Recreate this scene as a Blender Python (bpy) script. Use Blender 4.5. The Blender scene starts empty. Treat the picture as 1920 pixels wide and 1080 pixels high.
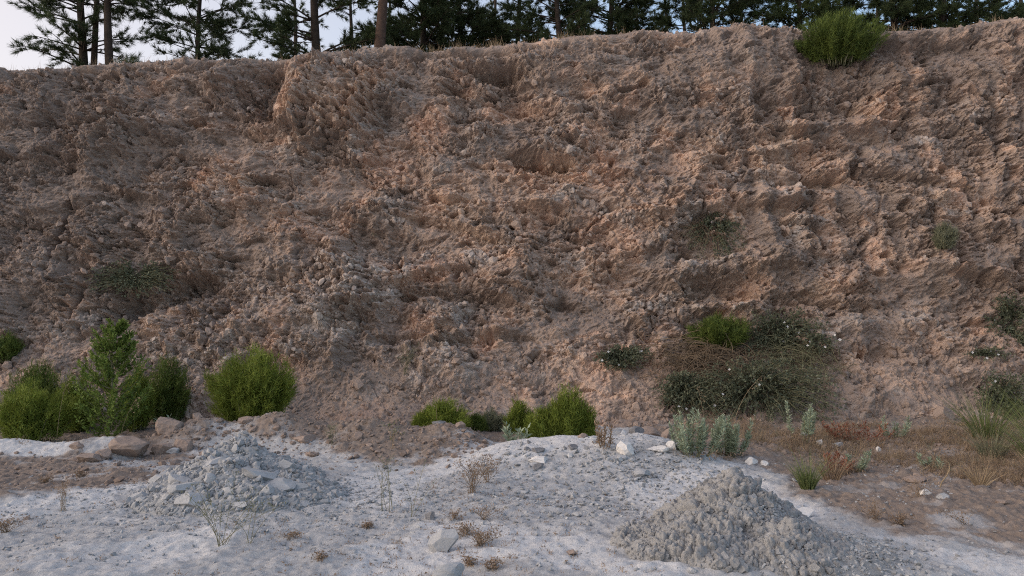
import bpy, math, random
import numpy as np
from mathutils import Vector, Matrix

scene = bpy.context.scene
R = math.radians
rng = np.random.default_rng(7)
random.seed(7)

# ------------------------------------------------------------------ camera
CAMZ = 1.6
PITCH = R(2.4)
FPX = 1423.0                       # focal length in pixels of a 1920 wide picture
cd = bpy.data.cameras.new('camera')
cam = bpy.data.objects.new('camera', cd)
scene.collection.objects.link(cam)
cam.location = (0, 0, CAMZ)
cam.rotation_euler = (math.pi / 2 + PITCH, 0, 0)
cd.sensor_width = 36
cd.lens = 36 * FPX / 1920
cd.clip_start = 0.05
cd.clip_end = 2000
scene.camera = cam

# ------------------------------------------------------------------ world, sun, exposure
SUN_EL, SUN_AZ = R(16), R(-98)      # azimuth from +Y, towards -X (left)
w = bpy.data.worlds.new('World')
scene.world = w
w.use_nodes = True
nt = w.node_tree
nt.nodes.clear()
sky = nt.nodes.new('ShaderNodeTexSky')
sky.sky_type = 'NISHITA'
sky.sun_disc = False
sky.sun_elevation = SUN_EL
sky.sun_rotation = SUN_AZ
sky.air_density = 1.0
sky.dust_density = 2.0
hsv = nt.nodes.new('ShaderNodeHueSaturation')
hsv.inputs['Saturation'].default_value = 1.0
# the afterglow: a rosy veil of thin cloud, stronger towards the low sun
geo = nt.nodes.new('ShaderNodeTexCoord')
dot = nt.nodes.new('ShaderNodeVectorMath'); dot.operation = 'DOT_PRODUCT'
dot.inputs[1].default_value = (math.sin(SUN_AZ), math.cos(SUN_AZ), 0.0)
mr = nt.nodes.new('ShaderNodeMapRange')
mr.inputs[1].default_value, mr.inputs[2].default_value = -0.35, 0.55
mr.inputs[3].default_value, mr.inputs[4].default_value = 0.08, 0.78
mx = nt.nodes.new('ShaderNodeMix'); mx.data_type = 'RGBA'
mx.inputs[7].default_value = (2.8, 2.34, 2.14, 1)
bg = nt.nodes.new('ShaderNodeBackground')
bg.inputs['Strength'].default_value = 0.078
wo = nt.nodes.new('ShaderNodeOutputWorld')
nt.links.new(sky.outputs[0], hsv.inputs['Color'])
nt.links.new(geo.outputs['Generated'], dot.inputs[0])
nt.links.new(dot.outputs['Value'], mr.inputs[0])
nt.links.new(mr.outputs[0], mx.inputs[0])
nt.links.new(hsv.outputs[0], mx.inputs[6])
nt.links.new(mx.outputs[2], bg.inputs['Color'])
nt.links.new(bg.outputs[0], wo.inputs[0])

sd = bpy.data.lights.new('sun', 'SUN')
sun = bpy.data.objects.new('sun', sd)
scene.collection.objects.link(sun)
sd.energy = 0.72
sd.angle = R(75)
sd.color = (1.0, 0.89, 0.82)
sdir = Vector((math.sin(SUN_AZ) * math.cos(SUN_EL), math.cos(SUN_AZ) * math.cos(SUN_EL), math.sin(SUN_EL)))
sun.rotation_euler = (-sdir).to_track_quat('-Z', 'Y').to_euler()

scene.view_settings.view_transform = 'Standard'
scene.view_settings.look = 'None'
scene.view_settings.exposure = 2.12
scene.view_settings.gamma = 1.0
scene.cycles.use_denoising = False
scene.cycles.filter_width = 1.1
scene.cycles.max_bounces = 6
scene.cycles.transparent_max_bounces = 4

# ------------------------------------------------------------------ helpers: numbers
CP, SP = math.cos(PITCH), math.sin(PITCH)

def ray(px, py):
    dx = (px - 960) / FPX
    dy = (540 - py) / FPX
    return np.array([dx, CP - dy * SP, SP + dy * CP])

def W(px, py, Y):
    """point of the place seen towards (px, py) at distance Y"""
    d = ray(px, py)
    return d / d[1] * Y + np.array([0, 0, CAMZ])

_pr = np.random.default_rng(11)
_T2 = _pr.permutation(256).astype(np.int32)
_ang = np.linspace(0, 2 * np.pi, 256, endpoint=False)
_G2 = np.stack([np.cos(_ang), np.sin(_ang)], 1).astype(np.float32)

def n2(x, y, seed=0):
    x = np.asarray(x, np.float32) + seed * 17.31
    y = np.asarray(y, np.float32) - seed * 9.77
    xi = np.floor(x).astype(np.int32)
    yi = np.floor(y).astype(np.int32)
    xf, yf = x - xi, y - yi
    u = xf * xf * xf * (xf * (xf * 6 - 15) + 10)
    v = yf * yf * yf * (yf * (yf * 6 - 15) + 10)
    def g(ax, ay, fx, fy):
        h = _T2[(_T2[ax & 255] + ay) & 255]
        gg = _G2[h]
        return gg[..., 0] * fx + gg[..., 1] * fy
    a = g(xi, yi, xf, yf)
    b = g(xi + 1, yi, xf - 1, yf)
    c = g(xi, yi + 1, xf, yf - 1)
    d = g(xi + 1, yi + 1, xf - 1, yf - 1)
    return ((a + (b - a) * u) * (1 - v) + (c + (d - c) * u) * v) * 1.5

def fbm(x, y, o=4, seed=0, gain=0.5):
    r, a = 0, 1.0
    for k in range(o):
        r = r + a * n2(x * 2.03 ** k, y * 2.03 ** k, seed + k)
        a *= gain
    return r

def ridged(x, y, o=4, seed=0, gain=0.55):
    r, a = 0, 1.0
    for k in range(o):
        r = r + a * (0.5 - np.abs(n2(x * 2.03 ** k, y * 2.03 ** k, seed + k)))
        a *= gain
    return r

_RA = _pr.random((256, 5)).astype(np.float32)

def worley(x, y, seed=0):
    """F1, F2, four random numbers of the nearest cell, offset to its point"""
    x = np.asarray(x, np.float32) + seed * 31.7
    y = np.asarray(y, np.float32) + seed * 12.9
    xi = np.floor(x).astype(np.int32)
    yi = np.floor(y).astype(np.int32)
    f1 = np.full(x.shape, 9, np.float32)
    f2 = np.full(x.shape, 9, np.float32)
    idx = np.zeros(x.shape, np.int32)
    ox = np.zeros_like(x)
    oy = np.zeros_like(x)
    for i in (-1, 0, 1):
        for j in (-1, 0, 1):
            h = _T2[(_T2[(xi + i) & 255] + yi + j) & 255]
            dx = xi + i + _RA[h, 0] - x
            dy = yi + j + _RA[h, 1] - y
            d = np.sqrt(dx * dx + dy * dy)
            m = d < f1
            f2 = np.where(m, f1, np.minimum(f2, d))
            f1 = np.where(m, d, f1)
            idx = np.where(m, h, idx)
            ox = np.where(m, dx, ox)
            oy = np.where(m, dy, oy)
    return f1, f2, _RA[idx, 2], _RA[idx, 3], _RA[idx, 4], ox, oy

def sst(a, b, x):
    t = np.clip((x - a) / (b - a), 0, 1)
    return t * t * (3 - 2 * t)

def poly_sd(x, y, P):
    """signed distance to a polygon, positive inside"""
    d = np.full(np.shape(x), 1e9)
    ins = np.zeros(np.shape(x), bool)
    n = len(P)
    for i in range(n):
        ax, ay = P[i]
        bx, by = P[(i + 1) % n]
        ex, ey = bx - ax, by - ay
        t = np.clip(((x - ax) * ex + (y - ay) * ey) / (ex * ex + ey * ey + 1e-12), 0, 1)
        d = np.minimum(d, np.hypot(x - ax - t * ex, y - ay - t * ey))
        c = ((ay > y) != (by > y))
        with np.errstate(divide='ignore', invalid='ignore'):
            xi = ax + (y - ay) * ex / (ey if abs(ey) > 1e-9 else 1e-9)
        ins ^= c & (x < xi)
    return np.where(ins, d, -d)

# ------------------------------------------------------------------ helpers: objects
COL = scene.collection

def tag(o, label=None, cat=None, group=None, kind=None):
    if label: o['label'] = label
    if cat: o['category'] = cat
    if group: o['group'] = group
    if kind: o['kind'] = kind
    return o

def empty(name, loc, label, cat, group=None):
    o = bpy.data.objects.new(name, None)
    o.empty_display_size = 0.1
    COL.objects.link(o)
    o.location = tuple(float(v) for v in loc)
    return tag(o, label, cat, group)

def mesh_obj(name, V, F, mat, parent=None, smooth=False, attrs=None, loc=None):
    """V (n,3); F a list of (m,k) index arrays; world coordinates unless parent/loc is given"""
    me = bpy.data.meshes.new(name)
    V = np.asarray(V, np.float32)
    if not isinstance(F, list):
        F = [F]
    F = [np.asarray(f, np.int32) for f in F if len(f)]
    me.vertices.add(len(V))
    nl = sum(f.size for f in F)
    nf = sum(len(f) for f in F)
    me.loops.add(nl)
    me.polygons.add(nf)
    me.vertices.foreach_set('co', V.ravel())
    me.loops.foreach_set('vertex_index', np.concatenate([f.ravel() for f in F]))
    tot = np.concatenate([np.full(len(f), f.shape[1], np.int32) for f in F])
    st = np.concatenate([[0], np.cumsum(tot)[:-1]]).astype(np.int32)
    me.polygons.foreach_set('loop_start', st)
    me.polygons.foreach_set('use_smooth', np.full(nf, smooth, bool))
    me.update(calc_edges=True)
    for k, a in (attrs or {}).items():
        at = me.attributes.new(k, 'FLOAT', 'POINT')
        at.data.foreach_set('value', np.asarray(a, np.float32).ravel())
    me.materials.append(mat)
    o = bpy.data.objects.new(name, me)
    COL.objects.link(o)
    if parent is not None:
        o.parent = parent
    if loc is not None:
        o.location = tuple(float(v) for v in loc)
    return o

def grid_faces(nr, nc):
    i = np.arange(nr * nc).reshape(nr, nc)
    return np.stack([i[:-1, :-1], i[:-1, 1:], i[1:, 1:], i[1:, :-1]], -1).reshape(-1, 4)

def unit(v):
    return v / np.maximum(np.linalg.norm(v, axis=-1, keepdims=True), 1e-9)

class Geo:
    """collects triangles and quads into one mesh"""
    def __init__(s):
        s.V, s.T, s.Q, s.n = [], [], [], 0
    def add(s, V, T=None, Q=None):
        V = np.asarray(V, float).reshape(-1, 3)
        if T is not None: s.T.append(np.asarray(T).reshape(-1, 3) + s.n)
        if Q is not None: s.Q.append(np.asarray(Q).reshape(-1, 4) + s.n)
        s.V.append(V)
        s.n += len(V)
    def needles(s, p, d, l, wd):
        """thin triangles: base p, direction d (n,3), length l, width wd"""
        n = len(p)
        d = unit(d)
        r = rng.normal(size=(n, 3))
        side = unit(np.cross(d, r))
        l = np.broadcast_to(l, n)[:, None]
        wd = np.broadcast_to(wd, n)[:, None]
        V = np.stack([p - side * wd / 2, p + side * wd / 2, p + d * l], 1).reshape(-1, 3)
        s.add(V, T=np.arange(n * 3).reshape(n, 3))
    def leaves(s, p, d, l, wd, fold=0.15):
        """pointed leaves of two folded halves"""
        n = len(p)
        d = unit(d)
        r = rng.normal(size=(n, 3)) + np.array([0, 0, 1.2])
        side = unit(np.cross(d, r))
        up = np.cross(side, d)
        l = np.broadcast_to(l, n)[:, None]
        wd = np.broadcast_to(wd, n)[:, None]
        m = p + d * l * 0.45
        V = np.stack([p, m - side * wd / 2 + up * wd * fold, p + d * l - up * l * 0.1,
                      m + side * wd / 2 + up * wd * fold, m], 1).reshape(-1, 3)
        k = np.arange(n)[:, None] * 5
        T = np.concatenate([k + [0, 1, 4], k + [1, 2, 4], k + [2, 3, 4], k + [3, 0, 4]])
        s.add(V, T=T)
    def blades(s, p, d, bend, l, wd, seg=4):
        """grass blades: arcs that lean from d towards bend"""
        n = len(p)
        d = unit(d)
        l = np.broadcast_to(l, n)[:, None]
        wd = np.broadcast_to(wd, n)[:, None]
        side = unit(np.cross(d, rng.normal(size=(n, 3))))
        rows = []
        for k in range(seg + 1):
            t = k / seg
            c = p + d * l * t + bend * l * t * t
            ww = wd * (1 - t) ** 0.7 * 0.5 + 0.0002
            rows += [c - side * ww, c + side * ww]
        V = np.stack(rows, 1).reshape(-1, 3)
        b = np.arange(n)[:, None] * (2 * (seg + 1))
        Q = np.concatenate([b + np.array([2 * k, 2 * k + 1, 2 * k + 3, 2 * k + 2]) for k in range(seg)])
        s.add(V, Q=Q)
    def tube(s, pts, rad, sides=5):
        pts = np.asarray(pts, float)
        n = len(pts)
        rad = np.broadcast_to(rad, n)
        tg = np.gradient(pts, axis=0)
        tg = unit(tg)
        ref = np.array([0.31, 0.95, 0.05]) if abs(tg[0][1]) < 0.9 else np.array([1.0, 0, 0])
        a = unit(np.cross(tg, ref))
        b = np.cross(tg, a)
        an = np.linspace(0, 2 * np.pi, sides, endpoint=False)
        V = pts[:, None] + rad[:, None, None] * (a[:, None] * np.cos(an)[None, :, None] + b[:, None] * np.sin(an)[None, :, None])
        i = np.arange(n * sides).reshape(n, sides)
        j = np.roll(i, -1, 1)
        Q = np.stack([i[:-1], j[:-1], j[1:], i[1:]], -1).reshape(-1, 4)
        s.add(V.reshape(-1, 3), Q=Q)
    def build(s, name, mat, parent=None, smooth=False, loc=None):
        V = np.concatenate(s.V) if s.V else np.zeros((0, 3))
        F = []
        if s.T: F.append(np.concatenate(s.T))
        if s.Q: F.append(np.concatenate(s.Q))
        return mesh_obj(name, V, F, mat, parent, smooth, loc=loc)

# ------------------------------------------------------------------ helpers: materials
def new_mat(name):
    m = bpy.data.materials.new(name)
    m.use_nodes = True
    n = m.node_tree.nodes
    n.clear()
    return m, n, m.node_tree.links

class MB:
    """small node builder"""
    def __init__(s, name, rough=0.9, spec=0.2):
        s.m, s.n, s.l = new_mat(name)
        s.out = s.n.new('ShaderNodeOutputMaterial')
        s.p = s.n.new('ShaderNodeBsdfPrincipled')
        s.p.inputs['Roughness'].default_value = rough
        s.p.inputs['Specular IOR Level'].default_value = spec
        s.l.new(s.p.outputs[0], s.out.inputs['Surface'])
        s.tc = s.n.new('ShaderNodeTexCoord')
    def noise(s, scale, detail=4, rough=0.6, stretch=None, coord='Object'):
        t = s.n.new('ShaderNodeTexNoise')
        t.inputs['Scale'].default_value = scale
        t.inputs['Detail'].default_value = detail
        t.inputs['Roughness'].default_value = rough
        src = s.tc.outputs[coord]
        if stretch:
            mp = s.n.new('ShaderNodeMapping')
            mp.inputs['Scale'].default_value = stretch
            s.l.new(src, mp.inputs[0])
            src = mp.outputs[0]
        s.l.new(src, t.inputs['Vector'])
        return t.outputs['Fac']
    def attr(s, name):
        a = s.n.new('ShaderNodeAttribute')
        a.attribute_name = name
        return a.outputs['Fac']
    def island(s):
        g = s.n.new('ShaderNodeNewGeometry')
        return g.outputs['Random Per Island']
    def rand(s):
        g = s.n.new('ShaderNodeObjectInfo')
        return g.outputs['Random']
    def rangem(s, v, a, b, c=0.0, d=1.0):
        t = s.n.new('ShaderNodeMapRange')
        t.inputs[1].default_value, t.inputs[2].default_value = a, b
        t.inputs[3].default_value, t.inputs[4].default_value = c, d
        s.l.new(v, t.inputs[0])
        return t.outputs[0]
    def math(s, op, a, b):
        t = s.n.new('ShaderNodeMath')
        t.operation = op
        for k, v in enumerate((a, b)):
            if isinstance(v, (int, float)): t.inputs[k].default_value = v
            else: s.l.new(v, t.inputs[k])
        return t.outputs[0]
    def mix(s, f, a, b, mode='MIX'):
        t = s.n.new('ShaderNodeMix')
        t.data_type = 'RGBA'
        t.blend_type = mode
        for k, v in ((0, f), (6, a), (7, b)):
            if isinstance(v, (int, float)): t.inputs[k].default_value = v
            elif isinstance(v, tuple): t.inputs[k].default_value = (*v, 1)
            else: s.l.new(v, t.inputs[k])
        return t.outputs[2]
    def bump(s, h, strength=0.5, dist=0.02, prev=None):
        b = s.n.new('ShaderNodeBump')
        b.inputs['Strength'].default_value = strength
        b.inputs['Distance'].default_value = dist
        s.l.new(h, b.inputs['Height'])
        if prev is not None: s.l.new(prev, b.inputs['Normal'])
        s.l.new(b.outputs[0], s.p.inputs['Normal'])
        return b.outputs[0]
    def color(s, c):
        if isinstance(c, tuple): s.p.inputs['Base Color'].default_value = (*c, 1)
        else: s.l.new(c, s.p.inputs['Base Color'])
        return s
    def translucent(s, fac, col):
        """thin leaves let light through"""
        t = s.n.new('ShaderNodeBsdfTranslucent')
        mx = s.n.new('ShaderNodeMixShader')
        mx.inputs[0].default_value = fac
        if isinstance(col, tuple): t.inputs[0].default_value = (*col, 1)
        else: s.l.new(col, t.inputs[0])
        s.l.new(s.p.outputs[0], mx.inputs[1])
        s.l.new(t.outputs[0], mx.inputs[2])
        s.l.new(mx.outputs[0], s.out.inputs['Surface'])
        return s

def foliage(name, dark, light, scale=3.0, transl=0.25):
    b = MB(name, 0.65, 0.25)
    f = b.math('ADD', b.math('MULTIPLY', b.rangem(b.noise(scale, 2), 0.35, 0.65), 0.6), b.math('MULTIPLY', b.island(), 0.4))
    c = b.mix(f, dark, light)
    b.color(c)
    b.translucent(transl, c)
    return b.m

# cliff: weathered earth and rubble, three mineral colours
b = MB('cliff_earth', 0.95, 0.1)
dust = b.attr('dust'); fresh = b.attr('fresh'); pale = b.attr('pale')
na = b.noise(1.1, 6, 0.65)
nb = b.noise(7, 6, 0.7)
nc = b.noise(34, 5, 0.7)
c = b.mix(b.rangem(nb, 0.3, 0.7), (0.255, 0.193, 0.160), (0.42, 0.320, 0.264))
c = b.mix(fresh, c, b.mix(b.rangem(na, 0.35, 0.65), (0.68, 0.435, 0.320), (0.63, 0.475, 0.368)))
c = b.mix(pale, c, b.mix(b.rangem(nb, 0.3, 0.7), (0.42, 0.365, 0.33), (0.63, 0.56, 0.515)))
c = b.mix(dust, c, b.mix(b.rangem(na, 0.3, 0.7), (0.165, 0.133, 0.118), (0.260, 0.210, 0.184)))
c = b.mix(b.rangem(nc, 0.25, 0.75, 0.0, 0.45), c, b.mix(0.5, c, (0.16, 0.118, 0.095)))
c = b.mix(0.22, c, b.mix(b.island(), (0.14, 0.105, 0.085), (0.58, 0.47, 0.40)))
b.color(c)
b.bump(nc, 0.7, 0.03, b.bump(b.noise(110, 3, 0.7), 0.5, 0.012))
M_CLIFF = b.m

# ground: chalk powder, grey grit, brown soil
b = MB('ground_earth', 0.95, 0.1)
powder = b.attr('powder'); soil = b.attr('soil')
na = b.noise(2.0, 6, 0.65)
nb = b.noise(16, 6, 0.7)
nc = b.noise(70, 5, 0.75)
c = b.mix(b.rangem(nb, 0.3, 0.7), (0.32, 0.322, 0.328), (0.45, 0.453, 0.46))
c = b.mix(powder, c, b.mix(b.rangem(nb, 0.3, 0.7), (0.45, 0.453, 0.462), (0.57, 0.573, 0.582)))
c = b.mix(soil, c, b.mix(b.rangem(nb, 0.25, 0.75), (0.155, 0.124, 0.104), (0.29, 0.234, 0.198)))
c = b.mix(b.rangem(nc, 0.50, 0.68, 0.0, 0.75), c, b.mix(0.6, c, (0.14, 0.132, 0.128)))
b.color(c)
b.bump(nc, 0.6, 0.015, b.bump(nb, 0.4, 0.02))
M_GROUND = b.m

def stone_mat(name, a, bcol, scale=6.0, bump=0.4, rnd=0.35):
    b = MB(name, 0.92, 0.15)
    n = b.noise(scale, 6, 0.7)
    c = b.mix(b.rangem(n, 0.3, 0.7), a, bcol)
    if rnd:
        c = b.mix(rnd, c, b.mix(b.island(), tuple(v * 0.62 for v in a), tuple(min(1, v * 1.25) for v in bcol)))
    b.color(c)
    b.bump(b.noise(scale * 9, 5, 0.7), bump, 0.012)
    return b.m

M_GREYSTONE = stone_mat('grey_stone', (0.24, 0.245, 0.25), (0.38, 0.385, 0.395))
M_DARKSTONE = stone_mat('dark_stone', (0.13, 0.13, 0.138), (0.24, 0.24, 0.25), rnd=0)
M_WHITESTONE = stone_mat('white_stone', (0.55, 0.53, 0.51), (0.70, 0.68, 0.66), rnd=0)
M_BROWNSTONE = stone_mat('brown_stone', (0.17, 0.132, 0.112), (0.30, 0.238, 0.204))
M_CLAY = stone_mat('grey_clay', (0.19, 0.191, 0.193), (0.335, 0.334, 0.334), 9, 0.9, 0.2)
M_FLAKE = stone_mat('slate_flakes', (0.23, 0.235, 0.24), (0.40, 0.405, 0.41), 9, 0.4, 0.6)
M_BARK = stone_mat('pine_bark', (0.030, 0.024, 0.020), (0.075, 0.056, 0.045), 14, 0.9, 0)
M_REDBARK = stone_mat('red_pine_bark', (0.055, 0.037, 0.030), (0.115, 0.075, 0.058), 14, 0.9, 0)

# ------------------------------------------------------------------ the ground as a function
def heap(x, y, cx, cy, rx, ry, h, p=1.25):
    r = np.sqrt(((x - cx) / rx) ** 2 + ((y - cy) / ry) ** 2)
    return h * np.clip(1 - r, 0, 1) ** p

def ground_z(x, y):
    x = np.asarray(x, np.float64); y = np.asarray(y, np.float64)
    near = sst(60, 14, np.hypot(x, y - 8))
    z = 0.05 * fbm(x / 2.2, y / 1.6, 3, 3) + 0.02 * fbm(x / 0.5, y / 0.4, 3, 5)
    lump = 1 + 0.35 * n2(x / 0.6, y / 0.6, 8)
    yc = 9.75 + 0.15 * np.sin(x * 1.3)
    z = z + 0.29 * np.exp(-((y - yc) / 0.55) ** 2) * sst(-5.0, -4.0, x) * sst(-0.1, -0.9, x) * lump
    z = z + 0.20 * np.exp(-((y - 9.2 - 0.02 * x) / 0.36) ** 2) * sst(-4.35, -4.7, x) * (1 + 0.25 * n2(x / 0.7, 0 * x, 4))
    z = z + 0.28 * np.exp(-(((x - 0.8) / 1.3) ** 4 + ((y - 8.5) / 0.72) ** 2) ** 0.9)
    z = z + 0.10 * np.exp(-((x - 2.6) / 0.9) ** 2 - ((y - 9.2) / 0.8) ** 2)
    z = z + 0.03 * np.clip(y - 8, 0, 3.5) * sst(1.5, 3.5, x)
    z = z + 0.07 * np.exp(-((y - 6.9 - 0.25 * (x + 4)) / 0.35) ** 2) * sst(-2.2, -3.2, x)
    return z * near

def G(px, py):
    """where the line of sight through (px, py) meets the ground"""
    d = ray(px, py)
    t = np.linspace(2.5, 14, 1600)
    p = d[None, :] * t[:, None] + np.array([0, 0, CAMZ])
    below = np.where(p[:, 2] < ground_z(p[:, 0], p[:, 1]))[0]
    k = below[0] if len(below) else len(t) - 1
    return p[k]

def onground(x, y, sink=0.0):
    return np.array([x, y, float(ground_z(x, y)) - sink])

def pixpoly(pts):
    out = []
    for px, py in pts:
        d = ray(px, py)
        t = (0.08 - CAMZ) / d[2]
        out.append((d[0] * t, d[1] * t))
    return out

SOIL = [pixpoly(p) for p in (
    [(1285, 852), (1440, 868), (1500, 915), (1640, 960), (1750, 985), (1930, 1010), (2600, 1080), (2600, 770), (1150, 770), (1200, 835)],
    [(-600, 855), (60, 850), (200, 838), (300, 858), (420, 822), (560, 832), (700, 858), (790, 872), (870, 846), (930, 822), (1000, 806), (1060, 770), (-600, 770)],
    [(-600, 850), (150, 850), (240, 868), (330, 878), (250, 900), (100, 920), (-20, 935), (-600, 980)])]
POWDER = [pixpoly(p) for p in (
    [(640, 888), (760, 850), (900, 822), (1060, 812), (1200, 840), (1270, 856), (1180, 872), (1000, 868), (850, 884), (720, 900)],
    [(-300, 960), (-10, 936), (180, 902), (330, 878), (400, 868), (330, 900), (180, 935), (-300, 1010)],
    [(-500, 850), (0, 850), (110, 848), (190, 834), (150, 815), (-500, 815)],
    [(170, 880), (60, 890), (110, 872), (220, 866)],
    [(250, 1060), (200, 1030), (270, 990), (400, 975), (440, 1000), (330, 1040)],
    [(640, 1010), (820, 965), (930, 960), (1180, 1010), (1320, 1090), (1180, 1090), (960, 1010), (880, 1030), (700, 1070)],
    [(640, 930), (560, 900), (700, 880), (830, 880), (800, 910), (720, 950)],
    [(1470, 915), (1530, 930), (1545, 975), (1500, 965)],
    [(1640, 985), (1760, 990), (1920, 1020), (2300, 1080), (2300, 1180), (1920, 1075), (1760, 1020)],
    [(1690, 955), (1800, 945), (1900, 975), (1920, 1005), (1780, 985)],
    [(1180, 905), (1260, 870), (1400, 860), (1480, 915), (1380, 950), (1230, 960)])]

def axis(lo, hi, step, far, growth=1.22):
    core = np.arange(lo, hi, step)
    a, s = [], step
    v = lo
    while v > -far:
        s *= growth; v -= s; a.append(v)
    bb, s = [], step
    v = core[-1]
    while v < far:
        s *= growth; v += s; bb.append(v)
    return np.concatenate([a[::-1], core, bb])

gx = axis(-7.5, 7.5, 0.016, 400)
gy = axis(3.6, 11.6, 0.018, 400)
X, Y = np.meshgrid(gx, gy)
wn = 0.22 * fbm(X / 0.8, Y / 0.5, 4, 21) + 0.05 * n2(X / 0.09, Y / 0.07, 25)
so = np.zeros_like(X); po = np.zeros_like(X)
for P in SOIL:
    so = np.maximum(so, sst(-0.10, 0.14, poly_sd(X, Y, P) + wn))
for P in POWDER:
    po = np.maximum(po, sst(-0.06, 0.10, poly_sd(X, Y, P) + wn * 1.1))
po = np.maximum(po, sst(0.25, 0.75, fbm(X / 1.3, Y / 0.5, 6, 31, 0.7)) * 0.6)
so = so * (1 - 0.6 * po * sst(0.0, 0.4, fbm(X / 0.5, Y / 0.3, 3, 33) + 0.25))
ridge = sst(-0.05, 0.1, poly_sd(X, Y, POWDER[2]) + wn * 0.6)
so = so * (1 - ridge)
def billow2(x, y):
    return sum(0.55 ** k * (np.abs(n2(x * 2.03 ** k, y * 2.03 ** k, 160 + k)) - 0.25) for k in range(4))
Z = ground_z(X, Y)
fine = sst(30, 12, np.hypot(X, Y - 7))
f1, f2, r1, r2, r3, ox, oy = worley(X / 0.075, Y / 0.075, 3)
peb = np.clip(0.5 - f1, 0, 1) * (r1 > 0.62) * (1 - po * 0.75)
Z = Z + fine * (0.014 * fbm(X / 0.14, Y / 0.11, 4, 12, 0.65) + 0.016 * np.sqrt(peb) * (0.5 + so))
f1, f2, r1, r2, r3, ox, oy = worley(X / 0.2, Y / 0.2, 6)
Z = Z + fine * so * 0.030 * np.sqrt(np.clip(0.5 - f1, 0, 1)) * (r1 > 0.75) * (0.5 + r2) + fine * so * 0.022 * billow2(X / 0.11, Y / 0.09)
ground = mesh_obj('ground', np.stack([X, Y, Z], -1).reshape(-1, 3), grid_faces(*X.shape), M_GROUND, smooth=True,
                  attrs={'soil': so, 'powder': po * (1 - so * 0.7)})
tag(ground, kind='structure')

# ------------------------------------------------------------------ the cliff
LIP = [(-700, 150), (0, 124), (90, 117), (140, 118), (200, 108), (250, 104), (420, 102), (505, 99), (560, 92), (640, 86), (720, 79),
       (860, 76), (1000, 72), (1050, 61), (1130, 52), (1280, 46), (1400, 37), (1460, 41), (1500, 44), (1640, 42), (1800, 36), (1920, 26), (2600, -10)]
YL = 13.95
lx = np.array([W(p, q, YL)[0] for p, q in LIP]); lz = np.array([W(p, q, YL)[2] for p, q in LIP])
ZR = 7.0

xs = axis(-10.6, 10.6, 0.0135, 80)
# profile: base flare, steep face, rounded lip, plateau going back
prof = [(-0.5, 11.2), (0.0, 11.35), (0.4, 11.75), (0.9, 12.15), (1.6, 12.5), (3.0, 12.95), (5.0, 13.45), (6.6, 13.82), (6.88, 13.95), (6.98, 14.2), (7.0, 14.8)]
pz, pyy = np.array([p[0] for p in prof]), np.array([p[1] for p in prof])
L = np.concatenate([[0], np.cumsum(np.hypot(np.diff(pz), np.diff(pyy)))])
sv = np.arange(0, L[-1], 0.0135)
fz, fy = np.interp(sv, L, pz), np.interp(sv, L, pyy)
k = np.hanning(31); k /= k.sum()
fz = np.convolve(np.pad(fz, 15, 'edge'), k, 'valid'); fy = np.convolve(np.pad(fy, 15, 'edge'), k, 'valid')
by, bz, s = [], [], 0.0135
v = fy[-1]
while v < 150:
    s *= 1.2; v += s; by.append(v); bz.append(7.0 + 0.012 * (v - 14.8))
rowz = np.concatenate([fz, bz]); rowy = np.concatenate([fy, by])
X, ZZ = np.meshgrid(xs, rowz)
_, YY = np.meshgrid(xs, rowy)
X = X.astype(np.float32); ZZ = ZZ.astype(np.float32); YY = YY.astype(np.float32)
top = np.interp(X, lx, lz).astype(np.float32)
Zb = np.where(ZZ > 0, ZZ * top / ZR, ZZ)
ty, tz = np.gradient(rowy), np.gradient(rowz)
ln = np.hypot(ty, tz)
nyv, nzv = (-tz / ln)[:, None], (ty / ln)[:, None]
onface = sst(15.6, 14.6, YY)
tailf = sst(70, 16, np.abs(X)) * (0.25 + 0.75 * onface)

def pix2cliff(px, py):
    """x, z on the cliff seen towards a pixel"""
    z = 3.0
    for _ in range(8):
        yy = np.interp(z * ZR / np.interp((px - 960) / FPX * 13, lx, lz), pz, pyy)
        q = W(px, py, yy)
        z = q[2]
    return q

WOB = 0.38 * fbm(X / 0.45, Zb / 0.45, 3, 77) + 0.30 * fbm(X / 0.13, Zb / 0.09, 3, 78)
def blob(px, py, rx, ry, ang=0.0, p=2.0):
    q = pix2cliff(px, py)
    sc = q[1] / FPX
    a = R(ang)
    dx, dz = X - q[0], Zb - q[2]
    u = (dx * math.cos(a) + dz * math.sin(a)) / (rx * sc)
    v = (-dx * math.sin(a) + dz * math.cos(a)) / (ry * sc)
    wv = WOB
    return np.exp(-np.maximum(0, np.sqrt(u * u + v * v) + wv) ** p).astype(np.float32)

wx = X + 0.13 * fbm(X / 0.9, Zb / 0.9, 2, 41, 0.35)
wz = Zb + 0.11 * fbm(X / 0.9, Zb / 0.9, 2, 47, 0.35)
# broad relief
def billow(x, y, o, seed, gain=0.5):
    r, a = 0, 1.0
    for k in range(o):
        r = r + a * (np.abs(n2(x * 2.03 ** k, y * 2.03 ** k, seed + k)) - 0.28)
        a *= gain
    return r
D = 0.22 * fbm(X / 2.6, Zb / 2.0, 3, 51) + 0.24 * billow(wx / 1.6, wz / 1.3, 2, 55) + 0.07 * fbm(wx / 0.5, wz / 0.35, 4, 57, 0.6)
# dusty, smoother ground between rubble bands
dustn = fbm(wx / 1.7, wz / 0.85, 5, 61, 0.55) + 0.25 * sst(5.0, 7.0, Zb) - 0.02
dust = sst(0.0, 0.36, dustn)
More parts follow.
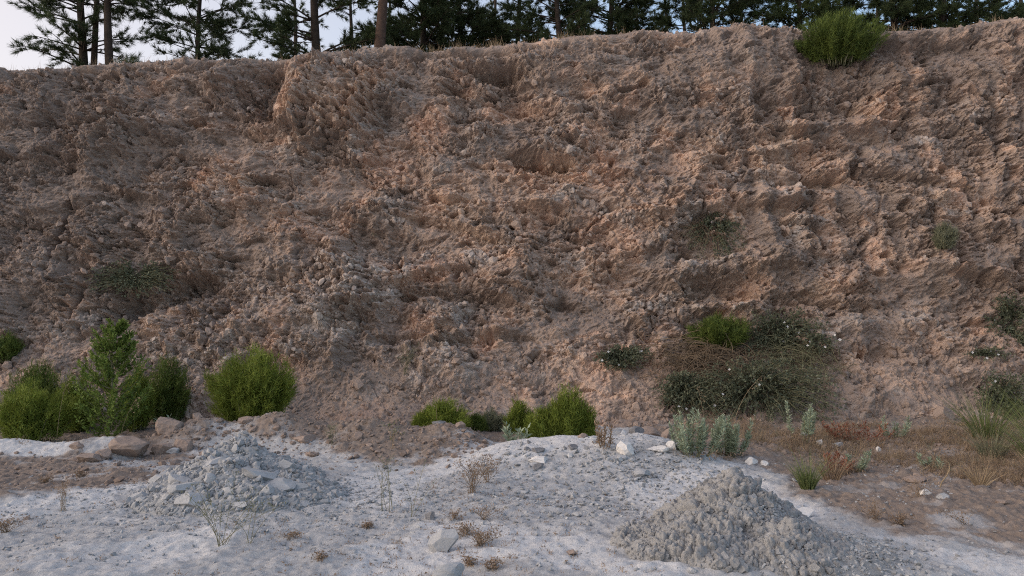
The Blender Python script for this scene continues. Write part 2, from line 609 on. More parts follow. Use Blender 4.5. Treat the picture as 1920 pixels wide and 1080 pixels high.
# beds
zz = Zb + 0.22 * fbm(X / 1.9, Zb / 1.9, 3, 65) + 0.05 * X
beds = np.tanh(6 * n2(zz * 2.4, X * 0.35, 67)) * 0.075 + np.tanh(5 * n2(zz * 6.5, X * 0.9, 68)) * 0.050 + np.tanh(4 * n2(zz * 15, X * 2.4, 69)) * 0.022
brk = sst(-0.15, 0.25, n2(X / 0.9, Zb / 0.5, 66))
beds = beds * (0.25 + 0.75 * brk)
# vertical rills on the right-hand side
rill = sst(2.0, 4.5, X) * sst(1.5, 3.0, Zb)
D = D + rill * 0.08 * n2(X / 0.28 + 0.6 * n2(X, Zb, 3), Zb / 2.4, 71)
rock = 1 - 0.70 * dust
D = D + beds * rock * (1 - 0.65 * rill)
wz = wz - 0.10 * X + 0.07 * n2(X / 1.1, Zb / 0.9, 105)
cells = []
for sc, amp, st, sd_ in ((0.60, 0.16, 1.7, 81), (0.27, 0.088, 1.8, 83), (0.125, 0.056, 1.6, 85), (0.064, 0.034, 1.4, 87), (0.034, 0.018, 1.3, 89)):
    jit = 0.12 * sc
    f1, f2, r1, r2, r3, ox, oy = worley((wx + jit * n2(X / sc * 2, Zb / sc * 2, sd_)) / (sc * st), (wz + jit * n2(X / sc * 2, Zb / sc * 2, sd_ + 1)) / sc, sd_)
    hgt = (r1 - 0.5) * 1.1 + (r2 - 0.5) * 1.5 * ox - (r3 * 1.7 - 0.1) * oy + (0.15 if sc > 0.1 else 0.55) * (np.sqrt(np.clip(1 - f1 * f1, 0, 1)) - 0.8)
    hgt = hgt - 0.30 * np.exp(-(f2 - f1) / 0.09)
    msk = rock * (0.2 + 0.8 * sst(-0.25, 0.3, n2(X / (sc * 4), Zb / (sc * 4), sd_ + 5)))
    D = D + amp * hgt * msk
    cells.append(r3)
D = D + 0.045 * billow(wx / 0.30, wz / 0.13, 4, 91, 0.62) * (0.35 + 0.65 * rock)
D = D + 0.013 * fbm(X / 0.07, Zb / 0.05, 3, 93, 0.6) * (0.6 + 0.4 * rock)
# pits and hollows that cast their own shade
pit = sst(0.42, 0.75, n2(wx / 0.33, wz / 0.20, 95) + 0.25 * n2(wx / 0.9, wz / 0.9, 96))
hole, _, h1, h2, h3, _, _ = worley(wx / 0.20, wz / 0.085, 99)
D = D - 0.085 * sst(0.42, 0.12, hole) * (h1 > 0.72) * (0.3 + 0.7 * rock)
hole, _, h1, h2, h3, _, _ = worley(wx / 0.095, wz / 0.042, 103)
D = D - 0.045 * sst(0.45, 0.15, hole) * (h1 > 0.66) * (0.35 + 0.65 * rock)
D = D - 0.18 * pit * (0.25 + 0.75 * rock)
# features of this face
FE = []
_fr = np.random.default_rng(5)
for _ in range(26):
    px, py, rx, an = _fr.uniform(150, 1850), _fr.uniform(180, 640), _fr.uniform(35, 120), _fr.uniform(-14, 14)
    FE += [(px, py, rx, 9, an, 0.09), (px, py + 15, rx * 0.9, 9, an, -0.10)]
FE += [(620, 185, 85, 75, 10, 0.38), (560, 185, 25, 70, 5, 0.14), (500, 170, 38, 55, -15, -0.50), (950, 132, 46, 14, 0, -0.42), (950, 112, 60, 10, 0, 0.14),
      (1000, 305, 60, 18, 0, -0.34), (1040, 275, 80, 22, 5, 0.26), (1210, 385, 60, 40, 20, 0.25), (1380, 500, 130, 20, 8, 0.26),
      (1340, 548, 80, 26, 5, -0.26), (560, 590, 190, 95, 18, 0.22), (310, 545, 110, 26, 20, -0.34), (700, 450, 130, 30, -22, -0.22), (745, 560, 28, 100, 8, -0.16),
      (110, 440, 5, 50, -8, -0.28), (135, 570, 5, 40, -20, -0.24), (1195, 595, 18, 40, 0, 0.20), (800, 640, 32, 22, 25, 0.2),
      (1590, 740, 46, 40, 0, 0.26), (1680, 745, 50, 60, 0, 0.18), (840, 690, 42, 40, 0, 0.20), (1560, 235, 190, 9, 3, 0.20), (1560, 190, 190, 26, 0, -0.14), (1600, 258, 150, 10, 2, -0.10),
      (60, 190, 90, 60, 0, 0.12), (90, 230, 45, 30, 20, -0.18), (190, 250, 70, 50, 20, 0.22), (340, 265, 60, 10, 0, -0.12), (490, 345, 26, 9, 0, -0.22),
      (1560, 110, 70, 60, -30, -0.22), (1750, 60, 90, 12, 0, 0.10), (1750, 85, 90, 14, 0, -0.14), (680, 250, 30, 70, 10, 0.15), (1060, 570, 34, 8, 0, -0.2),
      (1480, 370, 90, 14, 3, 0.14), (1460, 395, 80, 12, 3, -0.16), (640, 490, 30, 120, 25, 0.10), (1650, 660, 30, 20, 0, -0.2), (1500, 340, 60, 16, 0, -0.14)]
for px, py, rx, ry, an, am in FE:
    D = D + 1.25 * am * blob(px, py, rx, ry, an, 2.6)
D = D * tailf * (1 - 0.7 * sst(0.3, 0.9, nzv))
lipn = (1 - onface) * sst(40, 16, YY) * (0.10 * fbm(X / 0.8, YY / 0.8, 3, 97))
Xc = X + 0.04 * n2(X / 0.3, Zb / 0.3, 101) * tailf
Yc = YY + nyv * D
Zc = Zb + nzv * D + lipn - 0.04 * np.clip(D, -0.3, 0.5) * onface * sst(0.2, 1.0, Zb)
# mineral colours of the face
fresh = sst(-0.05, 0.5, fbm(wx / 1.3, wz / 1.0, 4, 111, 0.6) + 0.45 * blob(880, 400, 380, 180, 10) + 0.3 * blob(1450, 330, 260, 120) + 0.75 * blob(590, 180, 100, 90) + 0.3 * blob(1200, 395, 80, 60) + 0.3 * blob(1150, 720, 160, 80)
            + 0.2 * blob(1480, 420, 320, 120) - 0.30 * blob(60, 300, 260, 340) - 0.35 * blob(480, 620, 260, 120) - 0.2 * sst(5.6, 6.8, Zb))
fresh = np.clip(fresh * 1.25, 0, 1) * (0.60 + 0.40 * sst(0.2, 0.8, cells[1] * 0.5 + cells[2] * 0.5))
pale = sst(0.08, 0.78, fbm(wx / 1.0, wz / 0.6, 5, 121, 0.62) + 0.55 * blob(520, 590, 260, 120, 15) + 0.5 * blob(640, 190, 70, 80) + 0.4 * blob(1250, 420, 140, 80) + 0.5 * blob(1420, 482, 190, 34, 6) + 0.45 * blob(690, 560, 90, 60)
           - 0.3 * blob(40, 350, 200, 330)) * sst(0.25, 0.75, cells[2] * 0.6 + cells[3] * 0.4)
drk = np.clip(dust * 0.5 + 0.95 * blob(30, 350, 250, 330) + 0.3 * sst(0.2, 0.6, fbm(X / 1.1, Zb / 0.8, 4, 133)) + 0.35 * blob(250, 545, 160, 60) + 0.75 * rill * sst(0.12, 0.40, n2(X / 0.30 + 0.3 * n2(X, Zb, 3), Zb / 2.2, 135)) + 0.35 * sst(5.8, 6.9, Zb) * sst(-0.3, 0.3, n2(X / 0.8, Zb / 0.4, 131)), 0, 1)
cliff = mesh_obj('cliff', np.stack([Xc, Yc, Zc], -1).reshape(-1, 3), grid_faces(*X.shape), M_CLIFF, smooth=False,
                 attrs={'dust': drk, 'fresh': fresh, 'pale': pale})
tag(cliff, kind='structure')
CLROCK = (rock * np.ones_like(X)) * onface * (0.3 + pale)
CLA = {'dust': drk, 'fresh': fresh, 'pale': pale}
CLX, CLY, CLZ = Xc, Yc, Zc

def cliff_at(px, py):
    """nearest cliff vertex along the line of sight through a pixel"""
    d = ray(px, py)
    sx = CLX / CLY - d[0] / d[1]
    sz = (CLZ - CAMZ) / CLY - d[2] / d[1]
    e = sx * sx + sz * sz + np.where(CLY > 15.0, 1.0, 0.0)
    k = np.argpartition(e.ravel(), 12)[:12]
    k = k[np.argmin(CLY.ravel()[k])]
    return np.array([CLX.ravel()[k], CLY.ravel()[k], CLZ.ravel()[k]], float)

def plateau_z(x, y):
    i = np.clip(np.searchsorted(xs, x), 0, len(xs) - 1)
    col = slice(len(fz) - 5, None)
    return float(np.interp(y, CLY[col, i], CLZ[col, i]))
# ------------------------------------------------------------------ stones
import bmesh
_ico = {}
def ico(sub):
    if sub not in _ico:
        bm = bmesh.new()
        bmesh.ops.create_icosphere(bm, subdivisions=sub, radius=1.0)
        V = np.array([v.co[:] for v in bm.verts])
        bm.verts.index_update()
        T = np.array([[v.index for v in f.verts] for f in bm.faces])
        bm.free()
        _ico[sub] = (V, T)
    return _ico[sub]

def chip(sub, seed, cuts=9, lo=0.45, hi=0.85):
    """a unit sphere cut by random planes: an angular stone"""
    r = np.random.default_rng(seed)
    V, T = ico(sub)
    V = V.copy()
    for _ in range(cuts):
        n = unit(r.normal(size=3))
        d = r.uniform(lo, hi)
        h = V @ n
        V -= np.maximum(h - d, 0)[:, None] * n
    return V, T

def clod(sub, seed, amp=0.3):
    V, T = ico(sub)
    k = 1 + amp * n2(V[:, 0] * 1.3 + seed, V[:, 1] * 1.3 + V[:, 2] * 1.7, seed % 40) + amp * 0.6 * n2(V[:, 0] * 3 + seed, V[:, 2] * 3 + V[:, 1] * 2.1, seed % 31)
    return V * k[:, None], T

def rot_rand(n, r, tilt=1.0):
    """random rotation matrices; tilt below 1 keeps the flat side nearly level"""
    a = r.uniform(0, 2 * np.pi, n)
    ax = r.normal(size=(n, 2)) * tilt * 0.6
    M = np.zeros((n, 3, 3))
    for i in range(n):
        M[i] = (Matrix.Rotation(ax[i, 0], 3, 'X') @ Matrix.Rotation(ax[i, 1], 3, 'Y') @ Matrix.Rotation(a[i], 3, 'Z'))
    return M

def scatter(name, P, size, mat, kinds, flat=(0.4, 0.8), tilt=1.0, parent=None, seed=1, smooth=False, attrs=None):
    r = np.random.default_rng(seed)
    n = len(P)
    g = Geo()
    acc = {k: [] for k in (attrs or {})}
    M = rot_rand(n, r, tilt)
    which = r.integers(0, len(kinds), n)
    for k, (V, T) in enumerate(kinds):
        ii = np.where(which == k)[0]
        if not len(ii): continue
        sc = size[ii][:, None] * np.stack([np.ones(len(ii)), r.uniform(0.55, 0.95, len(ii)), r.uniform(*flat, len(ii))], 1)
        A = np.einsum('nij,nvj->nvi', M[ii], V[None] * sc[:, None, :]) + P[ii][:, None, :]
        F = (np.arange(len(ii))[:, None, None] * len(V) + T[None]).reshape(-1, 3)
        g.add(A.reshape(-1, 3), T=F)
        for q in acc: acc[q].append(np.repeat(attrs[q][ii], len(V)))
    o = g.build(name, mat, parent, smooth)
    for q in acc:
        o.data.attributes.new(q, 'FLOAT', 'POINT').data.foreach_set('value', np.concatenate(acc[q]).astype(np.float32))
    return o

def rock(name, c, size, mat, label, cat='rock', group=None, seed=1, cuts=12, yaw=0.0, sink=0.25, rough=0.05, tiltx=0.0, lo=0.5, hi=0.85):
    V, T = chip(5, seed, cuts, lo, hi)
    V = V + unit(V) * (rough * fbm(V[:, 0] * 2.2 + seed, V[:, 1] * 2.2 + V[:, 2] * 2.9, 4, seed % 50))[:, None]
    V = V * (np.asarray(size) / 2)[None] / np.abs(V).max(0)[None]
    V = np.array(Matrix.Rotation(tiltx, 3, 'Y')) @ V.T
    V = (np.array(Matrix.Rotation(yaw, 3, 'Z')) @ V).T
    V[:, 2] -= V[:, 2].min() + sink * size[2]
    o = mesh_obj(name, V, T, mat, loc=c)
    return tag(o, label, cat, group)

def prock(px, py, wpx, hpx, mat, label, name='rock', depth=0.8, base=None, **kw):
    """a stone whose foot is seen at (px, py), wpx wide and hpx high in the photograph"""
    c = G(px, py) if base is None else base
    s = c[1] / FPX
    sk = kw.pop('sink', 0.2)
    h = hpx * s / (1 - sk)
    return rock(name, c + np.array([0, wpx * s * depth * 0.4, 0]), (wpx * s, wpx * s * depth, h), mat, label, sink=sk, **kw)

# heaps -----------------------------------------------------------------------------
def left_heap(x, y):
    return np.maximum(np.maximum(heap(x, y, -2.72, 7.65, 0.86, 0.85, 0.45, 1.25), heap(x, y, -2.46, 6.80, 0.92, 0.60, 0.29, 0.95)),
                      heap(x, y, -2.02, 7.0, 0.52, 0.48, 0.21, 0.95)) * (1 + 0.30 * n2(x / 0.35, y / 0.35, 141))
def clay_profile(x, y):
    wob = 1 + 0.18 * n2(x / 0.3, y / 0.3, 142)
    return np.maximum(np.maximum(heap(x, y, 1.64, 5.72, 0.68 * wob, 0.80 * wob, 0.48, 1.12), heap(x, y, 2.02, 5.30, 0.62, 0.55, 0.15, 0.85)),
                      np.maximum(heap(x, y, 1.32, 5.35, 0.58 * wob, 0.52 * wob, 0.24, 0.75), heap(x, y, 1.85, 5.15, 0.45, 0.42, 0.20, 0.8)))

def heap_mesh(name, fn, x0, x1, y0, y1, mat, parent, bump, st=0.011):
    X, Y = np.meshgrid(np.arange(x0, x1, st), np.arange(y0, y1, st))
    H = fn(X, Y)
    Z = ground_z(X, Y) + np.where(H > 0.004, H, -0.06)
    N = np.stack([-np.gradient(Z, st, axis=1), -np.gradient(Z, st, axis=0), np.ones_like(Z)], -1)
    N = unit(np.clip(N, -1.5, 1.5))
    d = bump(X, Y, Z) * sst(0.0, 0.05, H)
    V = np.stack([X, Y, Z], -1) + N * d[..., None]
    F = grid_faces(*X.shape)
    keep = (H.ravel()[F] > 0).any(1)
    return mesh_obj(name, V.reshape(-1, 3), F[keep], mat, parent, True)

def clay_bump(X, Y, Z):
    d = 0
    for sc, am, sd_ in ((0.10, 0.040, 3), (0.05, 0.036, 5), (0.026, 0.020, 9)):
        f1, f2, r1, r2, r3, ox, oy = worley(X / sc + 0.4 * n2(X * 9, Y * 9, 2), (Y * 0.8 + Z * 0.9) / sc, sd_)
        d = d + am * (np.sqrt(np.clip(1 - f1 * f1 * 1.3, 0, 1)) - 0.55 + 1.0 * (r1 - 0.5) - 0.5 * np.exp(-(f2 - f1) / 0.1))
    d = d + 0.05 * np.clip(n2(X / 0.09, Y / 0.09, 4), 0, 1) * sst(0.30, 0.12, np.hypot(X - 1.68, Y - 5.72))
    return d * (0.35 + 0.65 * sst(2.4, 1.7, X)) * (0.30 + 0.85 * sst(-0.3, 0.25, n2(X / 0.28, (Y + Z) / 0.24, 144)))
def gravel_bump(X, Y, Z):
    f1, f2, r1, r2, r3, ox, oy = worley(X / 0.07, (Y * 0.8 + Z) / 0.07, 15)
    return 0.03 * (r1 - 0.5 + 0.6 * (r2 - 0.5) * ox) + 0.01 * fbm(X / 0.03, Y / 0.03, 2, 17)

CHIPS = [chip(1, k, 8) for k in range(14)]
CHIPS2 = [chip(2, k + 50, 9) for k in range(10)]
CLODS1 = [clod(1, k + 3, 0.5) for k in range(6)]
CLODS = [clod(2, k + 3, 0.45) for k in range(12)]

def surf(fn, x, y):
    return np.stack([x, y, ground_z(x, y) + fn(x, y)], 1)

def sample(fn, n, x0, x1, y0, y1, seed, power=1.0, lim=0.01):
    r = np.random.default_rng(seed)
    x = r.uniform(x0, x1, n * 6); y = r.uniform(y0, y1, n * 6)
    h = fn(x, y)
    ok = h > lim
    return x[ok][:n], y[ok][:n], r

# loose chips and lumps bedded in the face
r = np.random.default_rng(77)
wgt = ((CLROCK + 0.35 * (CLZ < 1.3)) * (np.abs(CLX) < 10.4) * (CLZ > -0.1)).ravel()
# uniform over the face: the fine part of the grid has equal cells
ii = r.choice(len(wgt), 30000, p=wgt / wgt.sum())
cs = r.gamma(1.6, 0.016, len(ii)).clip(0.008, 0.11)
CP3 = np.stack([CLX.ravel()[ii], CLY.ravel()[ii] + cs * 0.15, CLZ.ravel()[ii]], 1)
o = scatter('cliff_rubble', CP3, cs, M_CLIFF, CHIPS + CLODS1, (0.45, 0.9), 1.6, None, 78, attrs={k: v.ravel()[ii] for k, v in CLA.items()})
tag(o, kind='stuff')

t = empty('gravel_heap', (-2.55, 7.0, 0.0), 'wide low heap of broken grey stone in front of the pale track at left', 'gravel heap')
def child(o, parent):
    o.location = -parent.location
    return o
child(heap_mesh('heap_core', left_heap, -4.0, -1.0, 5.9, 8.8, M_FLAKE, t, gravel_bump), t)
x, y, r = sample(left_heap, 7500, -3.9, -1.1, 6.0, 8.7, 5)
o = child(scatter('rubble', surf(left_heap, x, y), r.gamma(1.7, 0.0115, len(x)).clip(0.008, 0.075), M_GREYSTONE, CHIPS, (0.35, 0.8), 1.3, t, 6), t)
tag(o, kind='stuff')
# loose skirt of the heap
r = np.random.default_rng(9)
x = np.concatenate([r.normal(-2.35, 0.95, 5200), r.normal(-1.6, 0.6, 1800)]); y = np.concatenate([r.normal(6.7, 0.55, 5200), r.normal(7.1, 0.4, 1800)])
o = child(scatter('skirt_gravel', surf(lambda a, b_: np.maximum(left_heap(a, b_), 0), x, y), r.gamma(1.6, 0.006, len(x)).clip(0.005, 0.03), M_FLAKE, CHIPS, (0.3, 0.7), 0.8, t, 7), t)
tag(o, kind='stuff')

# slabs lying on it
SL = [(402, 872, 74, 26, 0.3, 'long pale slab lying flat high on the grey gravel heap'), (480, 895, 90, 30, -0.7, 'long grey slab sloping down the right shoulder of the gravel heap'),
      (535, 880, 50, 30, 0.4, 'pale slab tilted up near the right end of the gravel heap'), (515, 912, 96, 26, -0.1, 'long thin slab near the front right edge of the gravel heap'),
      (345, 918, 80, 34, 0.6, 'long slab leaning up to the right on the left shoulder of the gravel heap'), (335, 905, 56, 40, 0.5, 'dark blocky slab on the left shoulder of the gravel heap'),
      (355, 945, 74, 44, 0.1, 'broad pale boulder at the front foot of the gravel heap'), (262, 935, 44, 26, 0.2, 'pale stone at the far left tip of the gravel heap'),
      (290, 905, 38, 22, 0.0, 'grey stone on the left rim of the gravel heap'), (450, 815, 28, 16, 0.0, 'small rounded stone on the very top of the gravel heap'),
      (388, 905, 38, 28, 0.2, 'rounded grey stone in the middle of the gravel heap'), (445, 950, 56, 16, 0.3, 'flat brownish slab at the front foot of the gravel heap'),
      (498, 925, 36, 26, 0.1, 'pale wedge of stone low on the right front of the gravel heap'), (562, 918, 36, 20, 0.0, 'grey stone at the right foot of the gravel heap'),
      (430, 925, 40, 22, -0.3, 'grey slab in the lower middle of the gravel heap'), (310, 940, 42, 18, 0.7, 'thin slab standing on edge at the left foot of the gravel heap')]
for k, (px, py, wp, hp, an, lab) in enumerate(SL):
    d = ray(px, py); tt = np.linspace(5.5, 9.5, 1200)
    P = d[None] * tt[:, None] + np.array([0, 0, CAMZ])
    hit = np.where(P[:, 2] < ground_z(P[:, 0], P[:, 1]) + np.maximum(left_heap(P[:, 0], P[:, 1]), 0))[0]
    c = P[hit[0]] if len(hit) else P[-1]
    s = c[1] / FPX
    rock('flat_rock', c + np.array([0, 0.02, 0.005]), (wp * s * 0.82, wp * s * 0.5, hp * s * 1.05), M_GREYSTONE, lab, 'stone', 'slabs on the gravel heap',
         seed=200 + k, cuts=10, sink=0.42, tiltx=-an * 0.5, yaw=0.3 * math.sin(k * 2.1), rough=0.03, lo=0.35, hi=0.75)

t = empty('clay_heap', (1.64, 5.7, 0.0), 'steep pointed heap of lumpy grey clay with flaky gravel spilling down its right side', 'clay heap')
child(heap_mesh('heap_core', clay_profile, 0.6, 3.0, 4.5, 6.9, M_CLAY, t, clay_bump, 0.008), t)
x, y, r = sample(clay_profile, 9500, 0.7, 2.6, 4.5, 6.7, 15)
ok = x < 1.93 + 0.13 * r.normal(size=len(x)); x, y = x[ok], y[ok]
o = child(scatter('clods', surf(clay_profile, x, y), r.gamma(0.9, 0.0095, len(x)).clip(0.003, 0.045), M_CLAY, CLODS, (0.6, 1.0), 1.5, t, 16), t)
tag(o, kind='stuff')
r = np.random.default_rng(19)
x = np.concatenate([r.normal(2.1, 0.28, 4300), r.normal(2.0, 0.4, 900), r.uniform(1.5, 2.5, 700)]); y = np.concatenate([r.normal(5.3, 0.28, 4300), r.normal(4.95, 0.3, 900), r.normal(5.75, 0.25, 700)])
P = surf(clay_profile, x, y)
ok = (x > 1.62 + 0.1 * r.normal(size=len(x)))
o = child(scatter('flakes', P[ok], r.gamma(2.0, 0.0065, len(x)).clip(0.006, 0.032)[ok], M_FLAKE, CHIPS, (0.25, 0.55), 1.0, t, 20), t)
tag(o, kind='stuff')

# stones of the open ground, too many to count ------------------------------------------
def ground_stones(name, x, y, size, mat, seed, flat=(0.35, 0.8), tilt=0.8):
    o = scatter(name, np.stack([x, y, ground_z(x, y) + size * 0.15], 1), size, mat, CHIPS, flat, tilt, None, seed)
    return tag(o, kind='stuff')
r = np.random.default_rng(23)
a_ = np.concatenate([r.normal(1.30, 0.42, 1500), r.normal(0.55, 0.5, 1300), r.normal(0.15, 0.35, 400)])
b_ = np.concatenate([r.normal(7.75, 0.32, 1500), r.normal(6.75, 0.42, 1300), r.normal(8.0, 0.25, 400)])
ground_stones('flake_gravel', a_, b_, r.gamma(1.8, 0.0075, len(a_)).clip(0.005, 0.045), M_FLAKE, 24, (0.25, 0.6))
a_ = r.uniform(-5, 4.6, 26000); b_ = r.uniform(4.3, 8.8, 26000)
ok = n2(a_ / 0.9, b_ / 0.6, 151) + r.normal(size=len(a_)) * 0.35 > 0.12
a_, b_ = a_[ok], b_[ok]
ground_stones('pebbles', a_, b_, r.gamma(1.3, 0.0048, len(a_)).clip(0.003, 0.026), M_GREYSTONE, 25)
a_ = np.concatenate([r.uniform(-6.2, -0.3, 4200), r.uniform(1.9, 7.5, 6500), r.uniform(-6, -3.4, 700)])
b_ = np.concatenate([r.normal(9.4, 0.5, 4200), r.uniform(6.2, 11.6, 6500), r.uniform(7.2, 8.8, 700)])
ok = ~((a_ > 0) & (b_ < 9.3 - 0.75 * (a_ - 2.2))) & ~((a_ < -4.3) & (np.abs(b_ - 9.2) < 0.38))
ground_stones('brown_rubble', a_[ok], b_[ok], r.gamma(1.2, 0.012, len(a_))[ok].clip(0.004, 0.085), M_BROWNSTONE, 26)

# stones one can point at ---------------------------------------------------------------
prock(830, 1036, 56, 50, M_GREYSTONE, 'dark grey angular rock standing alone in the middle foreground', seed=311, depth=0.5, cuts=14, rough=0.03, lo=0.4, hi=0.75, tiltx=0.2)
prock(838, 1098, 62, 40, M_GREYSTONE, 'dark rounded rock cut off by the bottom edge of the photo', seed=303, depth=0.8)
prock(806, 974, 22, 14, M_DARKSTONE, 'small dark stone behind the angular foreground rock', seed=304)
prock(722, 880, 16, 8, M_DARKSTONE, 'small grey pebble on the white powder left of the chalk mound', seed=305)
prock(1176, 856, 38, 28, M_WHITESTONE, 'white rounded boulder on the right shoulder of the chalk mound', seed=306, depth=0.8, sink=0.1)
prock(1166, 864, 24, 12, M_GREYSTONE, 'pale small stone propping up the white boulder', seed=307)
prock(1011, 869, 40, 15, M_WHITESTONE, 'flat pale stone slab, largest of the stack on the chalk mound', name='flat_stone', seed=308, cuts=16, lo=0.35, hi=0.7, sink=0.05)
prock(1009, 881, 22, 12, M_DARKSTONE, 'small brownish stone just in front of the flat slab on the chalk mound', seed=309)
prock(1009, 850, 26, 11, M_DARKSTONE, 'dark lens shaped stone just behind the flat slab on the chalk mound', seed=310)
prock(1076, 844, 21, 11, M_DARKSTONE, 'dark stone alone on the crest of the chalk mound', seed=312)
prock(988, 845, 13, 7, M_DARKSTONE, 'small grey stone on the left slope of the chalk mound', seed=313)
prock(991, 831, 8, 6, M_DARKSTONE, 'tiny dark pebble near the top of the chalk mound', seed=314)
prock(1206, 896, 34, 14, M_GREYSTONE, 'grey flat stone at the front of the flake gravel behind the clay heap', seed=315)
prock(916, 884, 20, 10, M_GREYSTONE, 'pale stone among dry weeds left of the chalk mound', seed=316)
prock(1094, 821, 22, 10, M_BROWNSTONE, 'brownish stone peeking over the chalk mound crest', seed=317)
prock(1212, 832, 56, 34, M_BROWNSTONE, 'big pinkish brown rock behind the white boulder', seed=318, depth=0.7, base=onground(1.66, 9.3))
prock(1190, 842, 34, 22, M_DARKSTONE, 'dark brown rock at the foot of the pinkish rock', seed=319, base=onground(1.47, 9.0))
prock(1168, 822, 22, 24, M_WHITESTONE, 'white rock left of the pinkish rock behind the chalk mound', seed=320, base=onground(1.38, 9.35))
prock(1246, 836, 30, 26, M_BROWNSTONE, 'rounded tan rock just left of the silvery spurge', seed=321, base=onground(1.86, 9.1))
prock(1236, 850, 44, 14, M_WHITESTONE, 'flat white chalk block in front of the tan rock', seed=322, sink=0.1)
prock(1262, 846, 24, 20, M_WHITESTONE, 'white chalk lump touching the foot of the silvery spurge', seed=323)
prock(1412, 872, 26, 16, M_WHITESTONE, 'white chalk lump on the path edge right of the silvery spurge', seed=324)
prock(1434, 874, 18, 10, M_WHITESTONE, 'smaller chalk lump beside the white lump on the path edge', seed=325)
prock(1540, 838, 16, 14, M_WHITESTONE, 'small pale stone below the red dried spurge', seed=326)
prock(1574, 842, 24, 14, M_GREYSTONE, 'grey stone below the right end of the red dried spurge', seed=327)
prock(1512, 822, 20, 12, M_GREYSTONE, 'pale stone under the upright spurge', seed=328)
prock(1736, 930, 22, 13, M_WHITESTONE, 'pale pointed stone in the brown weeds at right', seed=329)
prock(1772, 938, 24, 13, M_GREYSTONE, 'grey stone beside the curled dry stem at right', seed=330)
prock(1648, 850, 10, 12, M_WHITESTONE, 'tiny upright pale stone in the brown ground at right', seed=331)
prock(1728, 906, 50, 12, M_BROWNSTONE, 'long low brown rock in the weeds at right', seed=332)
prock(1770, 815, 40, 34, M_BROWNSTONE, 'dark rock at the foot of the cliff at right', seed=333, base=onground(6.4, 11.2))
prock(1300, 1074, 20, 8, M_GREYSTONE, 'small stone fallen before the clay heap', seed=334)
prock(1072, 1042, 22, 10, M_BROWNSTONE, 'small brown clod alone on the white streak in the foreground', seed=335)
prock(1300 + 210, 972, 46, 18, M_WHITESTONE, 'flat chalk plate on the ground between clay heap and grass tuft', name='chalk_plate', seed=336, cuts=14, lo=0.3, hi=0.7)
prock(228, 862, 78, 40, M_BROWNSTONE, 'largest brown boulder at the left beside the white ridge', seed=341, depth=0.8, sink=0.12)
prock(140, 844, 30, 16, M_BROWNSTONE, 'brown rock lying in front of the white ridge', seed=342)
prock(160, 868, 44, 18, M_BROWNSTONE, 'low brown rock left of the largest brown boulder', seed=343)
prock(188, 862, 30, 20, M_BROWNSTONE, 'brown rock touching the left side of the largest boulder', seed=344)
prock(304, 822, 52, 32, M_BROWNSTONE, 'rounded brown boulder on the earth bank behind the gravel heap', seed=345, base=onground(-4.35, 9.6), sink=0.1)
prock(296, 842, 38, 28, M_BROWNSTONE, 'pale faced brown rock below the rounded boulder', seed=346, base=onground(-4.15, 9.0))
prock(330, 842, 38, 24, M_BROWNSTONE, 'brown rock right of the pale faced rock', seed=347, base=onground(-3.95, 9.1))
prock(322, 852, 26, 12, M_GREYSTONE, 'grey stone at the left rear foot of the gravel heap', seed=348)
prock(298, 852, 20, 10, M_GREYSTONE, 'smaller grey stone left of the gravel heap foot', seed=349)
prock(345, 806, 24, 12, M_BROWNSTONE, 'small brown rock behind the rounded boulder', seed=350, base=onground(-4.1, 9.9))
prock(566, 832, 52, 16, M_BROWNSTONE, 'long pale brown rock on the bank right of the gravel heap', seed=351, sink=0.1)
prock(862, 806, 22, 14, M_BROWNSTONE, 'upright brown rock before the low green bush', seed=352, base=onground(-0.66, 9.6))
prock(820, 806, 28, 8, M_DARKSTONE, 'flat dark stone on the bank before the low green bush', seed=353, base=onground(-0.93, 9.7))
prock(670, 826, 20, 16, M_BROWNSTONE, 'grey brown rock on the earth bank between the bushes', seed=354)
prock(456, 798, 40, 12, M_BROWNSTONE, 'smooth brown stone below the round green bush', seed=355, base=onground(-3.4, 9.75))
prock(1885, 948, 30, 10, M_BROWNSTONE, 'brown stone at the right edge under the tall grass', seed=356)
prock(50, 976, 14, 8, M_BROWNSTONE, 'small brown stone at the left edge of the foreground', seed=357)

# ------------------------------------------------------------------ plants: materials
M_BROOM = foliage('broom_green', (0.085, 0.120, 0.016), (0.250, 0.300, 0.055), 5.0)
M_BROOMDK = foliage('broom_dark_green', (0.052, 0.082, 0.017), (0.150, 0.195, 0.042), 5.0)
M_LEAFY = foliage('shrub_leaf', (0.070, 0.115, 0.020), (0.210, 0.280, 0.065), 5.0)
M_CAPER = foliage('caper_leaf', (0.068, 0.082, 0.050), (0.180, 0.200, 0.135), 5.0)
M_SPURGE = foliage('spurge_leaf', (0.23, 0.285, 0.20), (0.43, 0.50, 0.37), 6.0)
M_REDSP = foliage('red_spurge', (0.22, 0.085, 0.055), (0.38, 0.17, 0.11), 6.0)
M_DRYLEAF = foliage('dry_leaf', (0.19, 0.130, 0.088), (0.40, 0.29, 0.20), 6.0)
M_GRASS = foliage('green_grass', (0.075, 0.105, 0.035), (0.20, 0.23, 0.09), 4.0)
M_DRYGRASS = foliage('dry_grass', (0.24, 0.175, 0.11), (0.44, 0.34, 0.22), 4.0)
M_WEED = foliage('brown_weed', (0.16, 0.115, 0.080), (0.36, 0.265, 0.18), 4.0)
M_GREYWEED = foliage('grey_weed', (0.13, 0.14, 0.09), (0.26, 0.26, 0.17), 4.0)
M_NEEDLE = foliage('pine_needle', (0.027, 0.045, 0.018), (0.075, 0.100, 0.042), 1.2, 0.2)
M_NEEDLELT = foliage('young_pine_needle', (0.045, 0.070, 0.022), (0.105, 0.140, 0.050), 1.2, 0.25)
